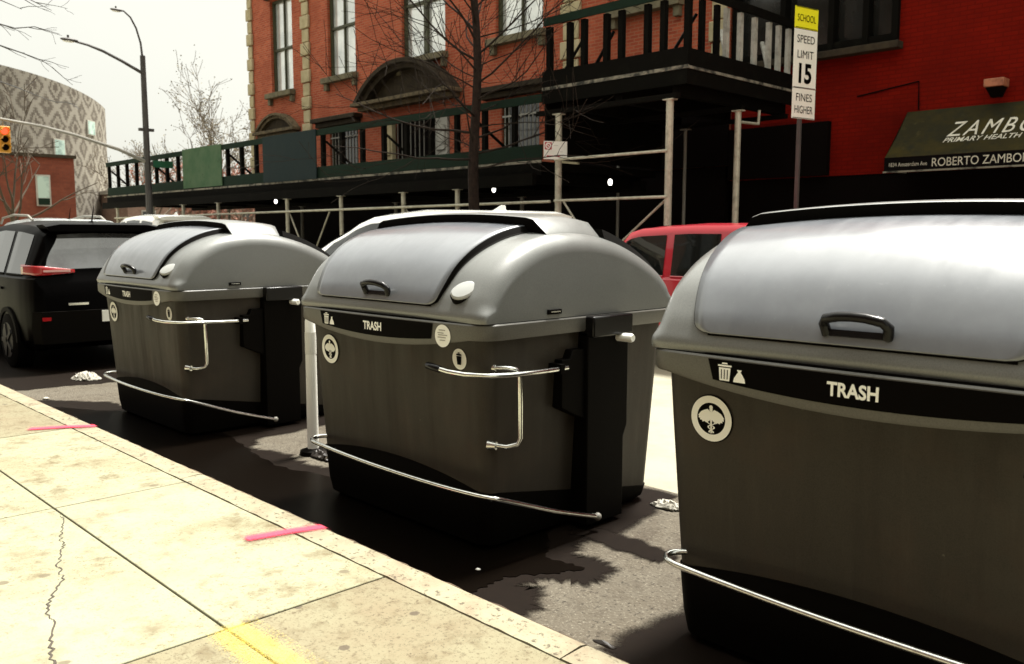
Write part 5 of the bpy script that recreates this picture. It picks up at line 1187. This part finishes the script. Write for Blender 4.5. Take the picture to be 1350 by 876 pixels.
    pn = MB(); pn.tube([(.86, .99, 1.045), (.955, .99, 1.045), (.965, .99, 1.045)], [.024, .024, .019], 14); pn.build('lift_pin', M['white_pl'], t, sharp=40)
    # foot pedal bar
    pp = [(-.66, .14, .372), (-.725, .09, .368), (-.74, .045, .362), (-.70, .01, .358), (-.60, -.008, .357), (-.30, -.035, .357), (.0, -.05, .357), (.35, -.052, .357), (.62, -.042, .357), (.80, -.018, .355), (.875, .025, .345), (.90, .09, .325), (.905, .45, .19), (.90, .78, .085)]
    pe = MB(); pe.tube(catmull(pp, 4), .0125, 10); pedal = pe.build('foot_pedal', M['chrome'], t, sharp=60)
    kn = MB(); kn.blob((.90, .79, .083), .022, .022, .022, 12, 8); kn.tube([(.73, .79, .083), (.90, .79, .083)], .010, 8); kn.build('pedal_pivot', M['mast'], pedal)
    # decals on the collar and the tub
    def on_col(a, z): return Vector((a, collar_y(a) - .0035, z))
    def on_col2(a, z): return Vector((a, collar_y(a) - .006, z))
    st = MB()
    def stz(x, v): lo_ = 1.112 - .050 * max(0, 1 - (x / .74) ** 2); return lerp(lo_, 1.162, v)
    st.grid(lambda u, v: on_col(lerp(-.54 + .022 * (1 - v), .492 - .012 * (1 - v), u), stz(lerp(-.54, .49, u), v)), 40, 3); st.build('name_strip', M['decal_black'], col, sharp=None)
    fit_text("TRASH", -.088, .078, .046, lambda a, z: on_col2(a, 1.091 + z), bold=.032).build('lettering', M['white'], col, sharp=None)
    ic = MB()
    cx = -.468
    bot_z = 1.090
    for p in ([(-.020, .0), (.020, .0), (.024, .046), (-.024, .046)], [(-.028, .050), (.028, .050), (.028, .056), (-.028, .056)], [(-.012, .059), (.012, .059), (.010, .064), (-.010, .064)]): flat(ic, [(cx + a, bot_z + b_) for a, b_ in p], on_col2)
    cx2 = -.408
    flat(ic, [(cx2 + a, bot_z + b_) for a, b_ in [(-.024, 0), (.024, 0), (.021, .014), (.010, .030), (.005, .036), (.010, .044), (-.010, .044), (-.005, .036), (-.010, .030), (-.021, .014)]], on_col2)
    ic.build('waste_symbols', M['white'], col, sharp=None)
    ic = MB()
    for k in (-1, 0, 1): flat(ic, [(cx + k * .012 - .0018, bot_z + .006), (cx + k * .012 + .0018, bot_z + .006), (cx + k * .0125 + .0018, bot_z + .04), (cx + k * .0125 - .0018, bot_z + .04)], lambda a, z: on_col2(a, z) - Vector((0, .0015, 0)))
    ic.build('symbol_bars', M['decal_black'], col, sharp=None)
    # round label on the collar
    def on_l(off): return lambda a, z: Vector((.565 + a, collar_y(.565) - off - .001 + max(0, a) * .09, 1.105 + z))
    rl_ = MB(); flat(rl_, circle(.056, 32), on_l(.004)); lab_ = rl_.build('round_label', M['white'], col, sharp=None)
    tx = MB()
    for z, a, b_ in ((.026, -.025, .022), (.012, -.034, .012), (.002, -.030, .036), (-.010, -.034, .026), (-.024, -.018, .022)): flat(tx, [(a, z), (b_, z), (b_, z + .0045), (a, z + .0045)], on_l(.006))
    tx.build('label_print', M['grey_decal'], lab_, sharp=None)
    # tub decals
    def on_tub(off): return lambda a, z: Vector((a, tub_front(z) - off, z))
    def at_(cx, cz, off, k=1.0): f = on_tub(off); return lambda a, z: f(cx + a * k, cz + z * k)
    T1 = MB(); flat(T1, circle(.090, 40), at_(-.572, .925, .003)); cad = T1.build('caduceus_badge', M['decal_black'], tub, sharp=None)
    T2 = MB(); f = at_(-.572, .925, .006); ring(T2, .060, .086, f, 40); T2.build('badge_ring', M['white'], cad, sharp=None)
    T3 = MB(); f = at_(-.572, .925, .006, 1.16)
    flat(T3, [(-.0028, -.048), (.0028, -.048), (.0035, .026), (-.0035, .026)], f); flat(T3, circle(.0065, 12, 0, .037), f)
    flat(T3, [(-.005, .024), (.005, .024), (.006, .032), (-.006, .032)], f)
    wing = [(.003, .022), (.012, .030), (.024, .026), (.036, .020), (.048, .006), (.045, .004), (.047, -.002), (.041, -.003), (.041, -.009), (.034, -.008), (.032, -.014), (.024, -.011), (.018, -.015), (.010, -.008), (.003, -.004)]
    flat(T3, wing, f); flat(T3, [(-a, b_) for a, b_ in reversed(wing)], f)
    for sg_ in (-1, 1):
        pts = []
        for k in range(25): u = k / 24; amp = lerp(.016, .007, u); pts.append((sg_ * amp * math.sin(u * 2.5 * PI + .3), lerp(-.006, -.046, u)))
        n = len(pts); T3.add([f(a - .0028, b_) for a, b_ in pts] + [f(a + .0028, b_) for a, b_ in pts], [(k, k + 1, n + k + 1, n + k) for k in range(n - 1)])
    T3.build('badge_emblem', M['white'], cad, sharp=None)
    T4 = MB(); f = at_(.60, .985, .003); flat(T4, circle(.053, 32), f); bb_ = T4.build('bin_label', M['white'], tub, sharp=None)
    T5 = MB(); f = at_(.60, .985, .006)
    for p in ([(-.014, -.028), (.014, -.028), (.019, .016), (-.019, .016)], [(-.021, .019), (.021, .019), (.017, .027), (-.017, .027)], [(-.008, .029), (.008, .029), (.006, .034), (-.006, .034)]): flat(T5, p, f)
    T5.build('bin_symbol', M['decal_black'], bb_, sharp=None)
    return t
M['corner'] = mat('pale glossy cap', (0.34, 0.35, 0.34), 0.22, spec=0.6, coat=0.5)
BC = (-3.825, -1.16, -7.28)
mid = make_bin('dark grey street trash container in the middle, beside the white post', (BC[0], 2.72, 0))
near_ = copy_tree(mid); near_.location = (BC[1], 2.655, 0); near_['label'] = 'near dark grey trash container cut by the right edge, its badge and TRASH strip largest'
far_ = copy_tree(mid); far_.location = (BC[2], 2.72, 0); far_['label'] = 'far dark grey trash container standing next to the black parked car'
